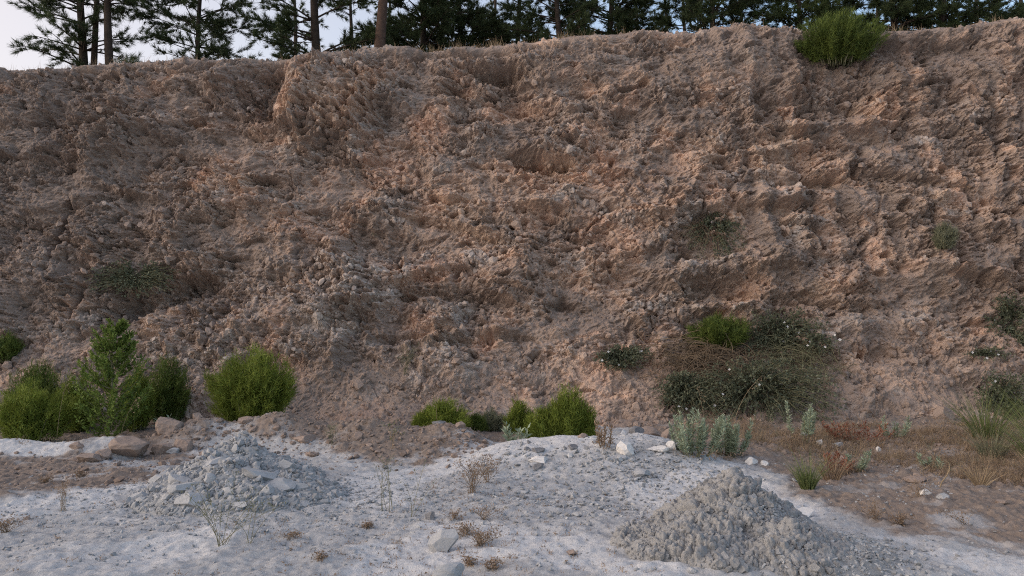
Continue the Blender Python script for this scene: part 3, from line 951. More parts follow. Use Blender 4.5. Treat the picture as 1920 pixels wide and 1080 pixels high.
M_TWIG = stone_mat('twig', (0.13, 0.095, 0.065), (0.24, 0.18, 0.125), 20, 0.3, 0.3)
M_OLIVETWIG = stone_mat('olive_twig', (0.12, 0.12, 0.07), (0.22, 0.21, 0.13), 20, 0.3, 0.3)
M_FLOWER = foliage('white_petal', (0.70, 0.68, 0.66), (0.84, 0.82, 0.80), 5.0)

def bez(a, m, b, t):
    t = t[..., None]
    return (1 - t) ** 2 * a + 2 * t * (1 - t) * m + t * t * b

# ------------------------------------------------------------------ plants: builders
def broom(c, rx, ry, h, mat, label, npl=150, per=130, nl=0.085, nw=0.0085, lean=(0, 0, 0), name='broom_shrub', cat='shrub', group=None, lobes=0.5, seed=1, flatdome=0.45, spread=0.35):
    """feathery shrub: many plumes of thin green shoots fanning from one root"""
    r = np.random.default_rng(seed)
    t = empty(name, c, label, cat, group)
    az = r.uniform(0, 2 * np.pi, npl)
    q = np.sqrt(r.random(npl))
    lob = 1 + lobes * n2(np.cos(az) * 1.3 + seed, np.sin(az) * 1.3 + q * 1.5, seed % 40)
    tip = np.stack([rx * q * np.cos(az) * lob, ry * q * np.sin(az) * lob, h * (1 - flatdome * q ** 2.2) * (1 - 0.55 * r.random(npl) ** 1.6) * (0.6 + 0.4 * lob)], 1)
    tip += np.asarray(lean) * (tip[:, 2:3] / h)
    base = tip * np.array([0.42, 0.42, 0.0]) + r.normal(size=(npl, 3)) * 0.02 * np.array([1, 1, 0])
    mid = base + (tip - base) * np.array([spread, spread, 0.55]) + r.normal(size=(npl, 3)) * 0.04
    tt = r.uniform(0.12, 1.0, (npl, per)) ** 0.8
    p = bez(base[:, None], mid[:, None], tip[:, None], tt)
    tg = unit(2 * (1 - tt[..., None]) * (mid - base)[:, None] + 2 * tt[..., None] * (tip - mid)[:, None])
    d = tg + r.normal(size=p.shape) * 0.55
    p = p + r.normal(size=p.shape) * 0.024
    g = Geo()
    L = nl * r.uniform(0.6, 1.3, npl * per)
    g.needles(p.reshape(-1, 3), d.reshape(-1, 3), L, nw * r.uniform(0.7, 1.3, npl * per))
    s = Geo()
    for k in range(0, npl, max(1, npl // 45)):
        s.tube(bez(base[k], mid[k], tip[k], np.linspace(0, 0.8, 6)), np.linspace(0.008, 0.002, 6), 4)
    s.build('stem', M_OLIVETWIG, t)
    g.build('foliage', mat, t)
    return t

def at_top(px, top, Y):
    return W(px, top, Y)

def pbroom(px, top, wpx, Y, mat, label, depth=0.8, **kw):
    s = Y / FPX
    x = (px - 960) / FPX * Y
    c = onground(x, Y, 0.03)
    h = W(px, top, Y)[2] - c[2]
    return broom(c, wpx * s / 2, wpx * s / 2 * depth, h, mat, label, **kw)

def flower(c, parent, r, size=0.022):
    g = Geo()
    n = unit(np.array([r.normal() * 0.4, -1.0, 0.5 + r.normal() * 0.4]))
    a = unit(np.cross(n, [0.1, 0.2, 1.0])); b_ = np.cross(n, a)
    for k in range(4):
        u = a * math.cos(k * 1.571) + b_ * math.sin(k * 1.571)
        v = np.cross(n, u)
        g.add([c, c + u * size * 0.6 + v * size * 0.45 + n * 0.004, c + u * size + n * 0.007, c + u * size * 0.6 - v * size * 0.45 + n * 0.004], Q=[[0, 1, 2, 3]])
    return g.build('flower', M_FLOWER, parent)

def sprawl(c, rx, rz, depth, nst, mat, label, leaf=(0.045, 0.030), per=15, name='caper_bush', cat='shrub', group=None, nflow=0, seed=1, slope=0.35, rise=0.25, twig=M_OLIVETWIG, down=0.0, lmin=0.15, bspread=0.25):
    """trailing bush on a slope: arching stems set with leaves, a few white flowers"""
    r = np.random.default_rng(seed)
    t = empty(name, c, label, cat, group)
    az = r.uniform(0, 2 * np.pi, nst); q = np.sqrt(r.random(nst))
    ex, ez = rx * q * np.cos(az), rz * q * np.sin(az)
    bx_, bz_ = r.normal(size=nst) * rx * max(0.0, bspread - 0.25), r.normal(size=nst) * rz * max(0.0, bspread - 0.25)
    base = np.stack([ex * 0.25 + bx_, (ez * 0.2 + bz_) * slope + 0.05, ez * 0.25 + bz_], 1) + r.normal(size=(nst, 3)) * 0.02
    tip = np.stack([ex, ez * slope - depth * r.uniform(0.15, 1, nst), ez - down * q * rz], 1)
    mid = (base + tip) / 2 + np.stack([0 * ex, -depth * 0.5 * r.random(nst), rise * rz * r.uniform(0.3, 1.3, nst)], 1)
    s = Geo()
    for k in range(nst):
        s.tube(bez(base[k], mid[k], tip[k], np.linspace(0, 1, 7)), np.linspace(0.005, 0.0018, 7), 4)
    s.build('stem', twig, t)
    if leaf:
        tt = r.uniform(lmin, 1.0, (nst, per))
        p = bez(base[:, None], mid[:, None], tip[:, None], tt) + r.normal(size=(nst, per, 3)) * 0.02
        d = unit(tip - base)[:, None] * 0.5 + r.normal(size=p.shape) * 0.8 + np.array([0, -0.3, 0.25])
        g = Geo()
        g.leaves(p.reshape(-1, 3), d.reshape(-1, 3), leaf[0] * r.uniform(0.6, 1.25, nst * per), leaf[1] * r.uniform(0.7, 1.2, nst * per))
        g.build('foliage', mat, t)
    for k in range(nflow):
        i = r.integers(nst)
        p = bez(base[i], mid[i], tip[i], np.array([r.uniform(0.6, 1.05)]))[0] + np.array([0, -0.05, 0.03])
        flower(p, t, r)
    return t

def leafy(c, h, rx, mat, label, seed=1, nbr=46, name='leafy_shrub', leaf=(0.060, 0.024), per=40):
    r = np.random.default_rng(seed)
    t = empty(name, c, label, 'shrub')
    s = Geo(); g = Geo()
    top = np.array([0.10, 0.0, h])
    zz_ = np.linspace(0, 1, 8)
    trunk = np.array([0, 0, 0]) + zz_[:, None] * top + np.stack([0.03 * np.sin(zz_ * 5), 0.02 * np.cos(zz_ * 4), 0 * zz_], 1)
    s.tube(trunk, np.linspace(0.018, 0.004, 8), 5)
    for k in range(nbr):
        f = r.uniform(0.02, 0.92) if k else 0.95
        p0 = np.array([np.interp(f, zz_, trunk[:, j]) for j in range(3)])
        a = r.uniform(0, 2 * np.pi)
        ln = rx * (1.05 - f) ** 0.8 * r.uniform(0.6, 1.1) + 0.10
        p2 = p0 + np.array([math.cos(a) * ln, math.sin(a) * ln * 0.8, ln * r.uniform(0.5, 1.0)])
        m = p0 + (p2 - p0) * np.array([0.6, 0.6, 0.3])
        s.tube(bez(p0, m, p2, np.linspace(0, 1, 6)), np.linspace(0.006, 0.0015, 6), 4)
        tt = r.uniform(0.2, 1.0, per)
        p = bez(p0, m, p2, tt) + r.normal(size=(per, 3)) * 0.012
        d = unit(p2 - p0)[None] * 0.7 + r.normal(size=(per, 3)) * 0.6 + np.array([0, 0, 0.4])
        g.leaves(p, d, leaf[0] * r.uniform(0.6, 1.3, per), leaf[1] * r.uniform(0.8, 1.2, per))
    tt = r.uniform(0.1, 1.0, 160)
    p = np.stack([np.interp(tt, zz_, trunk[:, j]) for j in range(3)], 1)
    g.leaves(p, r.normal(size=(160, 3)) * 0.7 + np.array([0, 0, 0.8]), leaf[0], leaf[1])
    s.build('stem', M_OLIVETWIG, t)
    g.build('foliage', mat, t)
    return t

def spurge(c, h, rx, nst, mat, label, seed=1, name='spurge', group=None, per=130, lean=0.25, leaf=(0.060, 0.012), dead=120, bare=0.15):
    r = np.random.default_rng(seed)
    t = empty(name, c, label, 'plant', group)
    s = Geo(); g = Geo(); dd = Geo()
    for k in range(nst):
        a = r.uniform(0, 2 * np.pi); q = math.sqrt(r.random())
        b0 = np.array([rx * 0.55 * q * math.cos(a), rx * 0.4 * q * math.sin(a), 0])
        b2 = b0 + np.array([rx * 0.6 * q * math.cos(a) + r.normal() * 0.03, rx * 0.4 * q * math.sin(a), h * r.uniform(0.55, 1.0)])
        m = b0 + (b2 - b0) * np.array([0.8, 0.8, 0.4])
        s.tube(bez(b0, m, b2, np.linspace(0, 1, 7)), np.linspace(0.006, 0.003, 7), 5)
        tt = r.uniform(bare, 1.0, per)
        p = bez(b0, m, b2, tt)
        an = r.uniform(0, 2 * np.pi, per)
        d = np.stack([np.cos(an), np.sin(an), 0.55 + 0.9 * tt ** 3 + r.normal(size=per) * 0.15], 1)
        g.leaves(p, d, leaf[0] * (1.1 - 0.35 * tt) * r.uniform(0.8, 1.2, per), leaf[1])
    if dead:
        a = r.uniform(0, 2 * np.pi, dead); q = np.sqrt(r.random(dead)) * rx
        p = np.stack([q * np.cos(a), q * np.sin(a) * 0.7, r.uniform(0.0, h * 0.22, dead)], 1)
        dd.leaves(p, r.normal(size=(dead, 3)) + np.array([0, 0, -0.2]), 0.045, 0.012)
        dd.build('dead_leaves', M_DRYLEAF, t)
    s.build('stem', M_OLIVETWIG if mat is M_SPURGE else M_TWIG, t)
    g.build('foliage', mat, t)
    return t

def grass(c, h, rx, n, mat, label, seed=1, name='grass_tuft', group=None, wd=0.0075, bend=0.35, lean=(0, 0)):
    r = np.random.default_rng(seed)
    a = r.uniform(0, 2 * np.pi, n); q = np.sqrt(r.random(n)) * rx
    p = np.stack([q * np.cos(a) * 0.35, q * np.sin(a) * 0.35, np.zeros(n) - 0.01], 1)
    l = h * r.uniform(0.45, 1.05, n)
    out = np.stack([np.cos(a) * q / rx, np.sin(a) * q / rx, 0 * a], 1)
    d = out * (rx / h) * 0.8 + np.array([lean[0], lean[1], 1.0]) + r.normal(size=(n, 3)) * 0.08
    bd = out * bend + r.normal(size=(n, 3)) * 0.12 + np.array([0, 0, -0.14])
    g = Geo()
    g.blades(p, d, bd, l, wd * r.uniform(0.6, 1.2, n))
    o = g.build(name, mat, loc=c)
    return tag(o, label, 'grass', group)

def weed(c, h, n, mat, label, seed=1, name='dry_weed', group=None, spread=0.5, forks=3, seedheads=True, thick=0.0022, headmat=None, nh=6):
    """thin forked stems with small seed heads"""
    r = np.random.default_rng(seed)
    t = empty(name, c, label, 'plant', group)
    s = Geo(); g = Geo()
    for k in range(n):
        a = r.uniform(0, 2 * np.pi)
        tip = np.array([math.cos(a) * spread * h * r.random(), math.sin(a) * spread * h * r.random() * 0.6, h * r.uniform(0.5, 1.0)])
        m = tip * np.array([0.3, 0.3, 0.55]) + r.normal(size=3) * 0.02
        b0 = r.normal(size=3) * np.array([0.02, 0.02, 0])
        s.tube(bez(b0, m, tip, np.linspace(0, 1, 7)), np.linspace(thick, thick * 0.5, 7), 3)
        for f in range(forks):
            u = r.uniform(0.3, 0.9)
            p0 = bez(b0, m, tip, np.array([u]))[0]
            p1 = p0 + np.array([r.normal() * 0.25, r.normal() * 0.2, r.uniform(0.1, 0.4)]) * h * 0.7
            s.tube(bez(p0, (p0 + p1) / 2 + r.normal(size=3) * 0.01, p1, np.linspace(0, 1, 4)), np.linspace(thick * 0.6, thick * 0.35, 4), 3)
            if seedheads:
                g.leaves(np.repeat(p1[None], nh, 0) + r.normal(size=(nh, 3)) * 0.012, r.normal(size=(nh, 3)) + np.array([0, 0, 0.5]), 0.018, 0.008)
        if seedheads:
            g.leaves(np.repeat(tip[None], nh, 0) + r.normal(size=(nh, 3)) * 0.014, r.normal(size=(nh, 3)) + np.array([0, 0, 0.5]), 0.02, 0.009)
    s.build('stem', mat, t)
    if seedheads: g.build('foliage', headmat or M_DRYLEAF, t)  # this mesh is the seed heads of all stems, not leaves
    return t

def oat(c, h, lean, label, seed=1, nsp=11):
    """tall wild oat stalk with hanging pale spikelets"""
    r = np.random.default_rng(seed)
    t = empty('wild_oat', c, label, 'grass')
    s = Geo(); g = Geo()
    tip = np.array([lean, 0.0, h]); m = np.array([lean * 0.15, 0, h * 0.6])
    s.tube(bez(np.zeros(3), m, tip, np.linspace(0, 1, 9)), np.linspace(0.003, 0.0014, 9), 4)
    tt = np.linspace(0.66, 1.0, nsp)
    p = bez(np.zeros(3), m, tip, tt)
    for k in range(nsp):
        q = p[k] + np.array([r.normal() * 0.02 + 0.02, r.normal() * 0.02, -0.01])
        s.tube([p[k], (p[k] + q) / 2 + [0, 0, 0.012], q], [0.001, 0.001, 0.0008], 3)
        g = Geo()
        g.leaves(np.repeat(q[None], 2, 0), np.array([[0.7, -0.2, -0.25], [0.75, 0.2, 0.1]]) + r.normal(size=(2, 3)) * 0.2, 0.034, 0.010)
        g.build('spikelet', M_DRYGRASS, t)
    s.build('stalk', M_DRYGRASS, t)
    return t
# ------------------------------------------------------------------ plants along the foot of the cliff
GB = 'green shrubs along the foot of the cliff'
pbroom(62, 716, 132, 9.9, M_BROOM, 'front yellow green feathery bush at the far left edge', seed=21, group=GB, npl=170)
pbroom(70, 676, 110, 11.0, M_BROOMDK, 'darker feathery bush behind the one at the far left edge', seed=22, group=GB, npl=150)
pbroom(150, 700, 70, 10.9, M_BROOM, 'feathery bush half hidden behind the tall leafy shrub on its left', seed=23, group=GB, npl=110)
pbroom(262, 690, 66, 11.0, M_BROOM, 'olive bush half hidden behind the tall leafy shrub on its right', seed=24, group=GB, npl=110)
pbroom(318, 664, 80, 11.5, M_BROOMDK, 'small round bush between the tall leafy shrub and the big round bush', seed=25, group=GB, npl=120)
pbroom(478, 655, 168, 10.6, M_BROOM, 'big round yellow green broom bush standing alone on the bank', seed=26, group=GB, npl=330, depth=0.7, flatdome=0.35, lobes=0.35)
pbroom(828, 750, 124, 10.5, M_BROOM, 'low dome shaped green bush in the middle of the cliff foot', seed=27, group=GB, npl=200, flatdome=0.6)
pbroom(890, 778, 36, 10.7, M_BROOMDK, 'small dark green tuft at the right end of the low dome bush', seed=28, group=GB, npl=50)
pbroom(1060, 722, 74, 10.0, M_BROOM, 'tallest spiky green bush behind the chalk mound', seed=29, group=GB, npl=120, flatdome=0.6, lobes=0.5)
pbroom(1090, 752, 66, 10.1, M_BROOM, 'spiky green bush on the right of the tallest spiky one', seed=30, group=GB, npl=90, flatdome=0.6)
pbroom(1018, 764, 66, 10.0, M_BROOM, 'spiky green bush on the left of the tallest spiky one', seed=31, group=GB, npl=80, flatdome=0.6)
pbroom(972, 754, 44, 10.6, M_BROOM, 'thin pale green bush behind the thistle', seed=32, group=GB, npl=40, lobes=0.6)
pbroom(922, 775, 44, 11.0, M_GREYWEED, 'small blue grey shrub between the green bushes', seed=33, group=GB, npl=50, name='grey_shrub')
c = onground((204 - 960) / FPX * 10.0, 10.0, 0.02)
leafy(c, W(204, 606, 10.0)[2] - c[2], 0.48, M_LEAFY, 'tall pointed shrub with shiny separate leaves at left', 41, nbr=110, per=60)
c = cliff_at(12, 680)
broom(c, 0.22, 0.2, 0.42, M_BROOMDK, 'dark bush growing on the slope at the left edge above the other bushes', npl=80, seed=34, group=GB)

# plants rooted on the face
c = cliff_at(1345, 646)
broom(c + np.array([0, -0.05, -0.05]), 0.46, 0.36, 0.54, M_BROOMDK, 'round bright green tuft on the slope above the tangled caper', npl=190, seed=35, flatdome=0.5, nl=0.09)
c = cliff_at(1771, 470)
broom(c + np.array([0, -0.02, 0]), 0.15, 0.12, 0.40, M_GREYWEED, 'small green tuft alone high on the right of the cliff face', npl=60, seed=36, nl=0.08)
c = cliff_at(1570, 108)
broom(c + np.array([-0.06, -0.08, -0.16]), 0.68, 0.60, 0.98, M_BROOMDK, 'dark green bush hanging over the rim of the cliff at right', npl=330, seed=37, flatdome=0.45, name='rim_bush', nl=0.10, nw=0.010)
pc = 'trailing capers on the cliff'
sprawl(cliff_at(1342, 428), 0.55, 0.48, 0.25, 120, M_CAPER, 'caper drooping from the middle of the right cliff face', down=0.5, seed=51, group=pc, per=14)
sprawl(cliff_at(1318, 412), 0.48, 0.50, 0.15, 80, M_CAPER, 'dry grey stems hanging left of the drooping caper', leaf=None, down=0.6, seed=52, name='dry_bush', bspread=0.75, twig=M_TWIG)
sprawl(cliff_at(255, 525), 0.85, 0.36, 0.25, 150, M_CAPER, 'faint grey green caper on the shaded shelf of the left cliff face', seed=53, group=pc, per=12)
sprawl(cliff_at(1162, 670), 0.50, 0.20, 0.22, 120, M_CAPER, 'low dark caper dotted with white flowers left of the tangled stems', seed=54, group=pc, nflow=7, per=15)
sprawl(cliff_at(1460, 628), 0.88, 0.48, 0.35, 200, M_CAPER, 'grey green caper spreading right of the round bright tuft', seed=55, group=pc, nflow=7, per=16)
sprawl(cliff_at(1530, 640), 0.35, 0.18, 0.3, 40, M_CAPER, 'thin end of the caper reaching right with white flowers', seed=56, group=pc, nflow=5, per=12)
sprawl(cliff_at(1420, 738), 1.25, 0.58, 0.55, 330, M_CAPER, 'big dark caper mass behind the silvery spurge', seed=57, group=pc, nflow=4, per=18, rise=0.5)
sprawl(cliff_at(1285, 742), 0.62, 0.36, 0.45, 190, M_CAPER, 'dark caper clump at the left end of the tangle near the bank', seed=58, group=pc, nflow=5, per=16, rise=0.5)
sprawl(cliff_at(1310, 692), 0.95, 0.50, 0.5, 420, M_WEED, 'tangle of thin dry brown stems under the round bright tuft', leaf=(0.03, 0.006), per=5, seed=59, name='dry_bush', bspread=0.75, twig=M_TWIG, rise=0.7)
sprawl(cliff_at(1480, 690), 0.85, 0.45, 0.45, 170, M_GREYWEED, 'pale dry stems crossing the capers at right', leaf=(0.04, 0.007), per=5, seed=60, name='dry_bush', bspread=0.75, twig=M_OLIVETWIG, rise=0.7)
sprawl(cliff_at(1895, 610), 0.65, 0.60, 0.3, 170, M_CAPER, 'dark caper at the right edge of the cliff face', seed=61, group=pc, nflow=4, per=15)
sprawl(cliff_at(1880, 745), 0.6, 0.45, 0.35, 150, M_CAPER, 'dark caper low at the right edge above the tall grass', seed=62, group=pc, nflow=2, per=15)
sprawl(cliff_at(1850, 660), 0.4, 0.12, 0.2, 40, M_CAPER, 'sparse caper runner with white flowers between the two right edge capers', seed=63, group=pc, nflow=4, per=10)
sprawl(cliff_at(824, 620), 0.10, 0.09, 0.12, 16, M_TWIG, 'small black dead twig tuft in the middle of the cliff face', leaf=None, seed=64, name='dead_twigs', twig=M_BARK)
weed(cliff_at(760, 700), 0.5, 14, M_GREYWEED, 'grey wispy weed on the lower middle of the cliff', 65, headmat=M_GREYWEED)
weed(cliff_at(700, 440), 0.35, 10, M_GREYWEED, 'faint grey weed on the dusty shelf left of centre', 66, headmat=M_GREYWEED)

# spurges, thistle, dry things on the bank
sp = 'silvery spurges before the caper'
spurge(G(1300, 856), 0.50, 0.28, 21, M_SPURGE, 'large silvery green spurge at the right end of the chalk mound', 71, group=sp)
spurge(G(1368, 858), 0.44, 0.22, 15, M_SPURGE, 'silvery green spurge on the right of the large one', 72, group=sp)
spurge(onground(3.55, 9.4), 0.50, 0.24, 6, M_SPURGE, 'upright spurge with few curved spiky stems behind the pale stone', 73, group=sp, bare=0.3)
spurge(onground(4.35, 9.6), 0.28, 0.40, 16, M_REDSP, 'red dried spurge on the brown ground at the caper foot', 74, name='dried_spurge', per=40)
spurge(G(1572, 888), 0.22, 0.16, 9, M_REDSP, 'smaller reddish dried spurge right of the green grass tuft', 75, name='dried_spurge', per=40)
spurge(G(1600, 884), 0.24, 0.14, 6, M_SPURGE, 'pale grey spurge touching the smaller reddish one', 76, group=sp, per=50)
spurge(onground(4.95, 9.9), 0.30, 0.26, 8, M_SPURGE, 'faded green spurge right of the red dried one', 77, group=sp, per=50)
spurge(G(1746, 880), 0.16, 0.10, 4, M_SPURGE, 'little blue grey spurge in the brown weeds at right', 78, group=sp, per=40, dead=20)
spurge(onground(0.05, 9.55), 0.30, 0.16, 6, M_SPURGE, 'pale thistle like plant left of the spiky bushes', 79, name='thistle', leaf=(0.11, 0.028), per=16, dead=0)
spurge(onground(-4.55, 10.1), 0.26, 0.18, 6, M_SPURGE, 'small pale plant above the rounded brown boulder', 80, name='thistle', leaf=(0.09, 0.028), per=14, dead=10)
spurge(G(1132, 838), 0.30, 0.14, 8, M_DRYLEAF, 'dead orange brown plant at the right end of the chalk mound crest', 81, name='dead_plant', per=26, dead=30)
spurge(onground(1.62, 9.55), 0.24, 0.12, 6, M_DRYLEAF, 'dead brown plant behind the pinkish rock', 82, name='dead_plant', per=24, dead=20)

# grasses
gg = 'grass tufts on the right'
grass(G(1514, 918), 0.42, 0.16, 170, M_GRASS, 'single green grass tuft on the edge of the pale path', 91, group=gg)
grass(G(1560, 900), 0.36, 0.20, 130, M_WEED, 'brownish grass tuft behind the single green one', 92, group=gg)
grass(onground(5.75, 8.3), 0.72, 0.34, 300, M_GRASS, 'tall yellow green grass by the right edge, front clump', 93, group=gg, bend=0.5)
grass(onground(6.25, 8.9), 0.95, 0.36, 320, M_GRASS, 'tallest green grass at the right edge', 94, group=gg, bend=0.5)
grass(onground(5.95, 9.6), 0.80, 0.34, 240, M_GRASS, 'tall grass behind the others at the right edge', 95, group=gg, bend=0.5)
grass(onground(5.45, 8.7), 0.50, 0.30, 160, M_GREYWEED, 'shorter olive grass left of the tall grass', 96, group=gg)
grass(onground(5.25, 7.6), 0.42, 0.30, 190, M_WEED, 'brown grass under the tall grass at right', 97, group=gg)
grass(onground(4.55, 7.45), 0.24, 0.16, 90, M_DRYGRASS, 'low straw coloured tuft before the curled stem', 98, group=gg)
g_ = Geo()
g_.tube([(0, 0, 0), (0.02, 0, 0.06), (0.07, 0, 0.12), (0.10, 0, 0.19), (0.09, 0, 0.24), (0.05, 0, 0.26)], np.linspace(0.007, 0.004, 6), 6)
tag(g_.build('curled_stem', M_DRYGRASS, loc=G(1762, 916), smooth=True), 'pale curled dry stem sticking out of the brown weeds at right', 'dry stem')
oat(onground(-5.75, 9.65), 0.95, 0.16, 'tallest wild oat stalk at left with pale hanging spikelets', 101, 14)
oat(onground(-4.98, 9.7), 0.62, 0.22, 'shorter wild oat stalk right of the tall leafy shrub', 102, 9)
oat(onground(3.0, 10.4), 0.78, 0.42, 'wild oat stalk bending right in front of the dark caper', 103, 11)
oat(onground(2.65, 10.5), 0.62, -0.10, 'wild oat stalk bending left in front of the dark caper', 104, 8)

# weeds in the foreground
fw = 'thin dry weeds in the foreground'
weed(G(118, 958), 0.26, 9, M_DRYGRASS, 'pale orange dry stalks standing on the white track at left', 111, group=fw, spread=0.22, forks=1)
weed(G(415, 1024), 0.50, 11, M_OLIVETWIG, 'wiry green weed in front of the gravel heap', 112, group=fw, spread=0.95, forks=3, headmat=M_GREYWEED)
weed(G(468, 1018), 0.34, 4, M_OLIVETWIG, 'bare wiry stem right of the green weed before the gravel heap', 113, group=fw, spread=0.8, forks=2, seedheads=False)
weed(G(716, 958), 0.42, 3, M_OLIVETWIG, 'tall bare forked weed left of the foreground centre', 114, group=fw, spread=0.35, forks=3, nh=3, headmat=M_GREYWEED)
weed(G(732, 955), 0.46, 3, M_OLIVETWIG, 'tall bare weed beside the forked one left of the foreground centre', 115, group=fw, spread=0.25, forks=3, nh=3, headmat=M_GREYWEED)
weed(G(776, 970), 0.46, 3, M_OLIVETWIG, 'tall bare weed leaning right behind the angular foreground rock', 116, group=fw, spread=0.45, forks=2, nh=3, headmat=M_GREYWEED)
weed(G(885, 925), 0.30, 22, M_TWIG, 'bushy dry brown weed left of the chalk mound', 117, group=fw, spread=0.8, forks=3)
weed(G(912, 905), 0.26, 16, M_TWIG, 'dry brown weed beside the pale stone left of the chalk mound', 118, group=fw, spread=0.9, forks=3)
for k, (px, py, h, n, lab) in enumerate([(898, 1022, 0.14, 34, 'densest orange brown weed tuft right of the angular foreground rock'), (870, 1004, 0.11, 26, 'brown weed tuft touching the angular foreground rock'),
                                         (848, 975, 0.08, 14, 'small brown weed tuft behind the angular foreground rock'), (908, 975, 0.13, 14, 'thin brown weed tuft further back right of the foreground rock'),
                                         (925, 1066, 0.07, 20, 'low brown tuft at the bottom right of the foreground rock'), (880, 1060, 0.06, 18, 'low brown tuft right of the bottom edge rock'),
                                         (688, 990, 0.05, 16, 'flat brown weed patch left of the angular foreground rock'), (545, 1010, 0.07, 14, 'small brown weed right of the bare wiry stem'),
                                         (600, 1050, 0.05, 14, 'small brown weed near the bottom left of the foreground'), (1400 + 290, 985, 0.10, 26, 'low brown weed tuft on the white streak at right'),
                                         (1810, 985, 0.17, 10, 'dark dry weed sprig standing on the white streak at right'), (1640, 975, 0.16, 18, 'brown weed at the edge of the pale path right of the clay heap'),
                                         (1720, 935, 0.22, 16, 'straw brown weed before the long low brown rock'), (10, 1000, 0.16, 26, 'brown weed cut off by the left edge'),
                                         (85, 905, 0.06, 20, 'low straw weed on the track at far left'), (150, 895, 0.08, 18, 'low straw weed on the track behind the pale stalks')]):
    weed(G(px, py), h * 0.8, n, M_TWIG, lab, 130 + k, 'weed_tuft', 'low weed tufts', spread=1.9, forks=2, thick=0.0018, nh=3)
weed(onground(-0.93, 9.55), 0.55, 1, M_DRYGRASS, 'single pale stalk before the low dome bush', 160, forks=1, spread=0.1, group=fw)
weed(onground(-1.95, 9.45), 0.55, 1, M_DRYGRASS, 'single dry stalk on the bank between the two green bushes', 161, forks=1, spread=0.2, group=fw)
weed(onground(-1.42, 9.0), 0.32, 5, M_DRYGRASS, 'yellowish seedling on the bank left of the low dome bush', 162, group=fw, headmat=M_GRASS, spread=0.5)
weed(onground(-2.15, 9.2), 0.26, 7, M_GREYWEED, 'pale green weed on the bank below the big round bush', 163, group=fw, headmat=M_GREYWEED, spread=0.4)

# low dry growth nobody could count: brown weeds at right, litter in front
def litter(name, x, y, h, mat, seed, nb=9, wd=0.004):
    r = np.random.default_rng(seed)
    n = len(x)
    base = np.stack([x, y, ground_z(x, y) - 0.005], 1)
    p = np.repeat(base, nb, 0) + r.normal(size=(n * nb, 3)) * np.array([0.025, 0.025, 0])
    l = np.repeat(h, nb) * r.uniform(0.4, 1.1, n * nb)
    d = r.normal(size=(n * nb, 3)) * 0.55 + np.array([0, 0, 0.9])
    d[:, 2] = np.abs(d[:, 2])
    g = Geo()
    g.blades(p, d, r.normal(size=(n * nb, 3)) * 0.35, l, wd, 2)
    k = r.integers(0, n * nb, n * nb // 2)
    g.leaves(p[k] + unit(d[k]) * l[k][:, None] * r.uniform(0.3, 1, len(k))[:, None], r.normal(size=(len(k), 3)), 0.018, 0.008)
    return tag(g.build(name, mat), kind='stuff')
r = np.random.default_rng(301)
def right_area(n, lo=6.2, hi=11.0):
    x = r.uniform(2.2, 8.0, n * 3); y = r.uniform(lo, hi, n * 3)
    ok = (y > 9.6 - 0.78 * (x - 2.0)) & (n2(x / 0.9, y / 0.7, 171) + r.normal(size=n * 3) * 0.25 > -0.05)
    return x[ok][:n], y[ok][:n]
x, y = right_area(3600)
litter('brown_weeds', x, y, r.uniform(0.05, 0.19, len(x)), M_WEED, 302)
x, y = right_area(1500)
litter('straw_weeds', x, y, r.uniform(0.04, 0.17, len(x)), M_DRYGRASS, 303, 7)
x, y = right_area(380, 7.5)
litter('green_weeds', x, y, r.uniform(0.05, 0.16, len(x)), M_GREYWEED, 304, 7)
x = np.concatenate([r.uniform(-4.8, 2.0, 260), r.normal(-0.6, 0.7, 200), r.normal(-0.4, 0.35, 90), r.uniform(-6.5, -3.5, 160)]); y = np.concatenate([r.uniform(4.5, 7.2, 260), r.normal(5.4, 0.45, 200), r.normal(7.0, 0.4, 90), r.uniform(7.2, 8.7, 160)])
litter('dry_litter', x, y, r.uniform(0.012, 0.045, len(x)), M_DRYLEAF, 305, 7)
x = r.uniform(-6.5, 0.2, 420); y = r.normal(9.6, 0.45, 420)
litter('bank_weeds', x, y, r.uniform(0.02, 0.09, len(x)), M_WEED, 306, 6)
# dry grass on the rim
x = np.concatenate([r.uniform(-9.8, 9.8, 500), r.uniform(-9.7, -8.6, 60), r.uniform(-2, 1.2, 220)])
yy_ = r.uniform(14.2, 15.2, len(x))
g_ = Geo()
zz_ = np.array([plateau_z(a, b_) for a, b_ in zip(x, yy_)])
nb = 8
p = np.repeat(np.stack([x, yy_, zz_ - 0.02], 1), nb, 0) + r.normal(size=(len(x) * nb, 3)) * np.array([0.04, 0.04, 0])
g_.blades(p, r.normal(size=p.shape) * 0.3 + np.array([0, 0, 1]), r.normal(size=p.shape) * 0.25, np.repeat(r.uniform(0.04, 0.20, len(x)), nb), 0.005, 2)
tag(g_.build('rim_grass', M_DRYGRASS), kind='stuff')

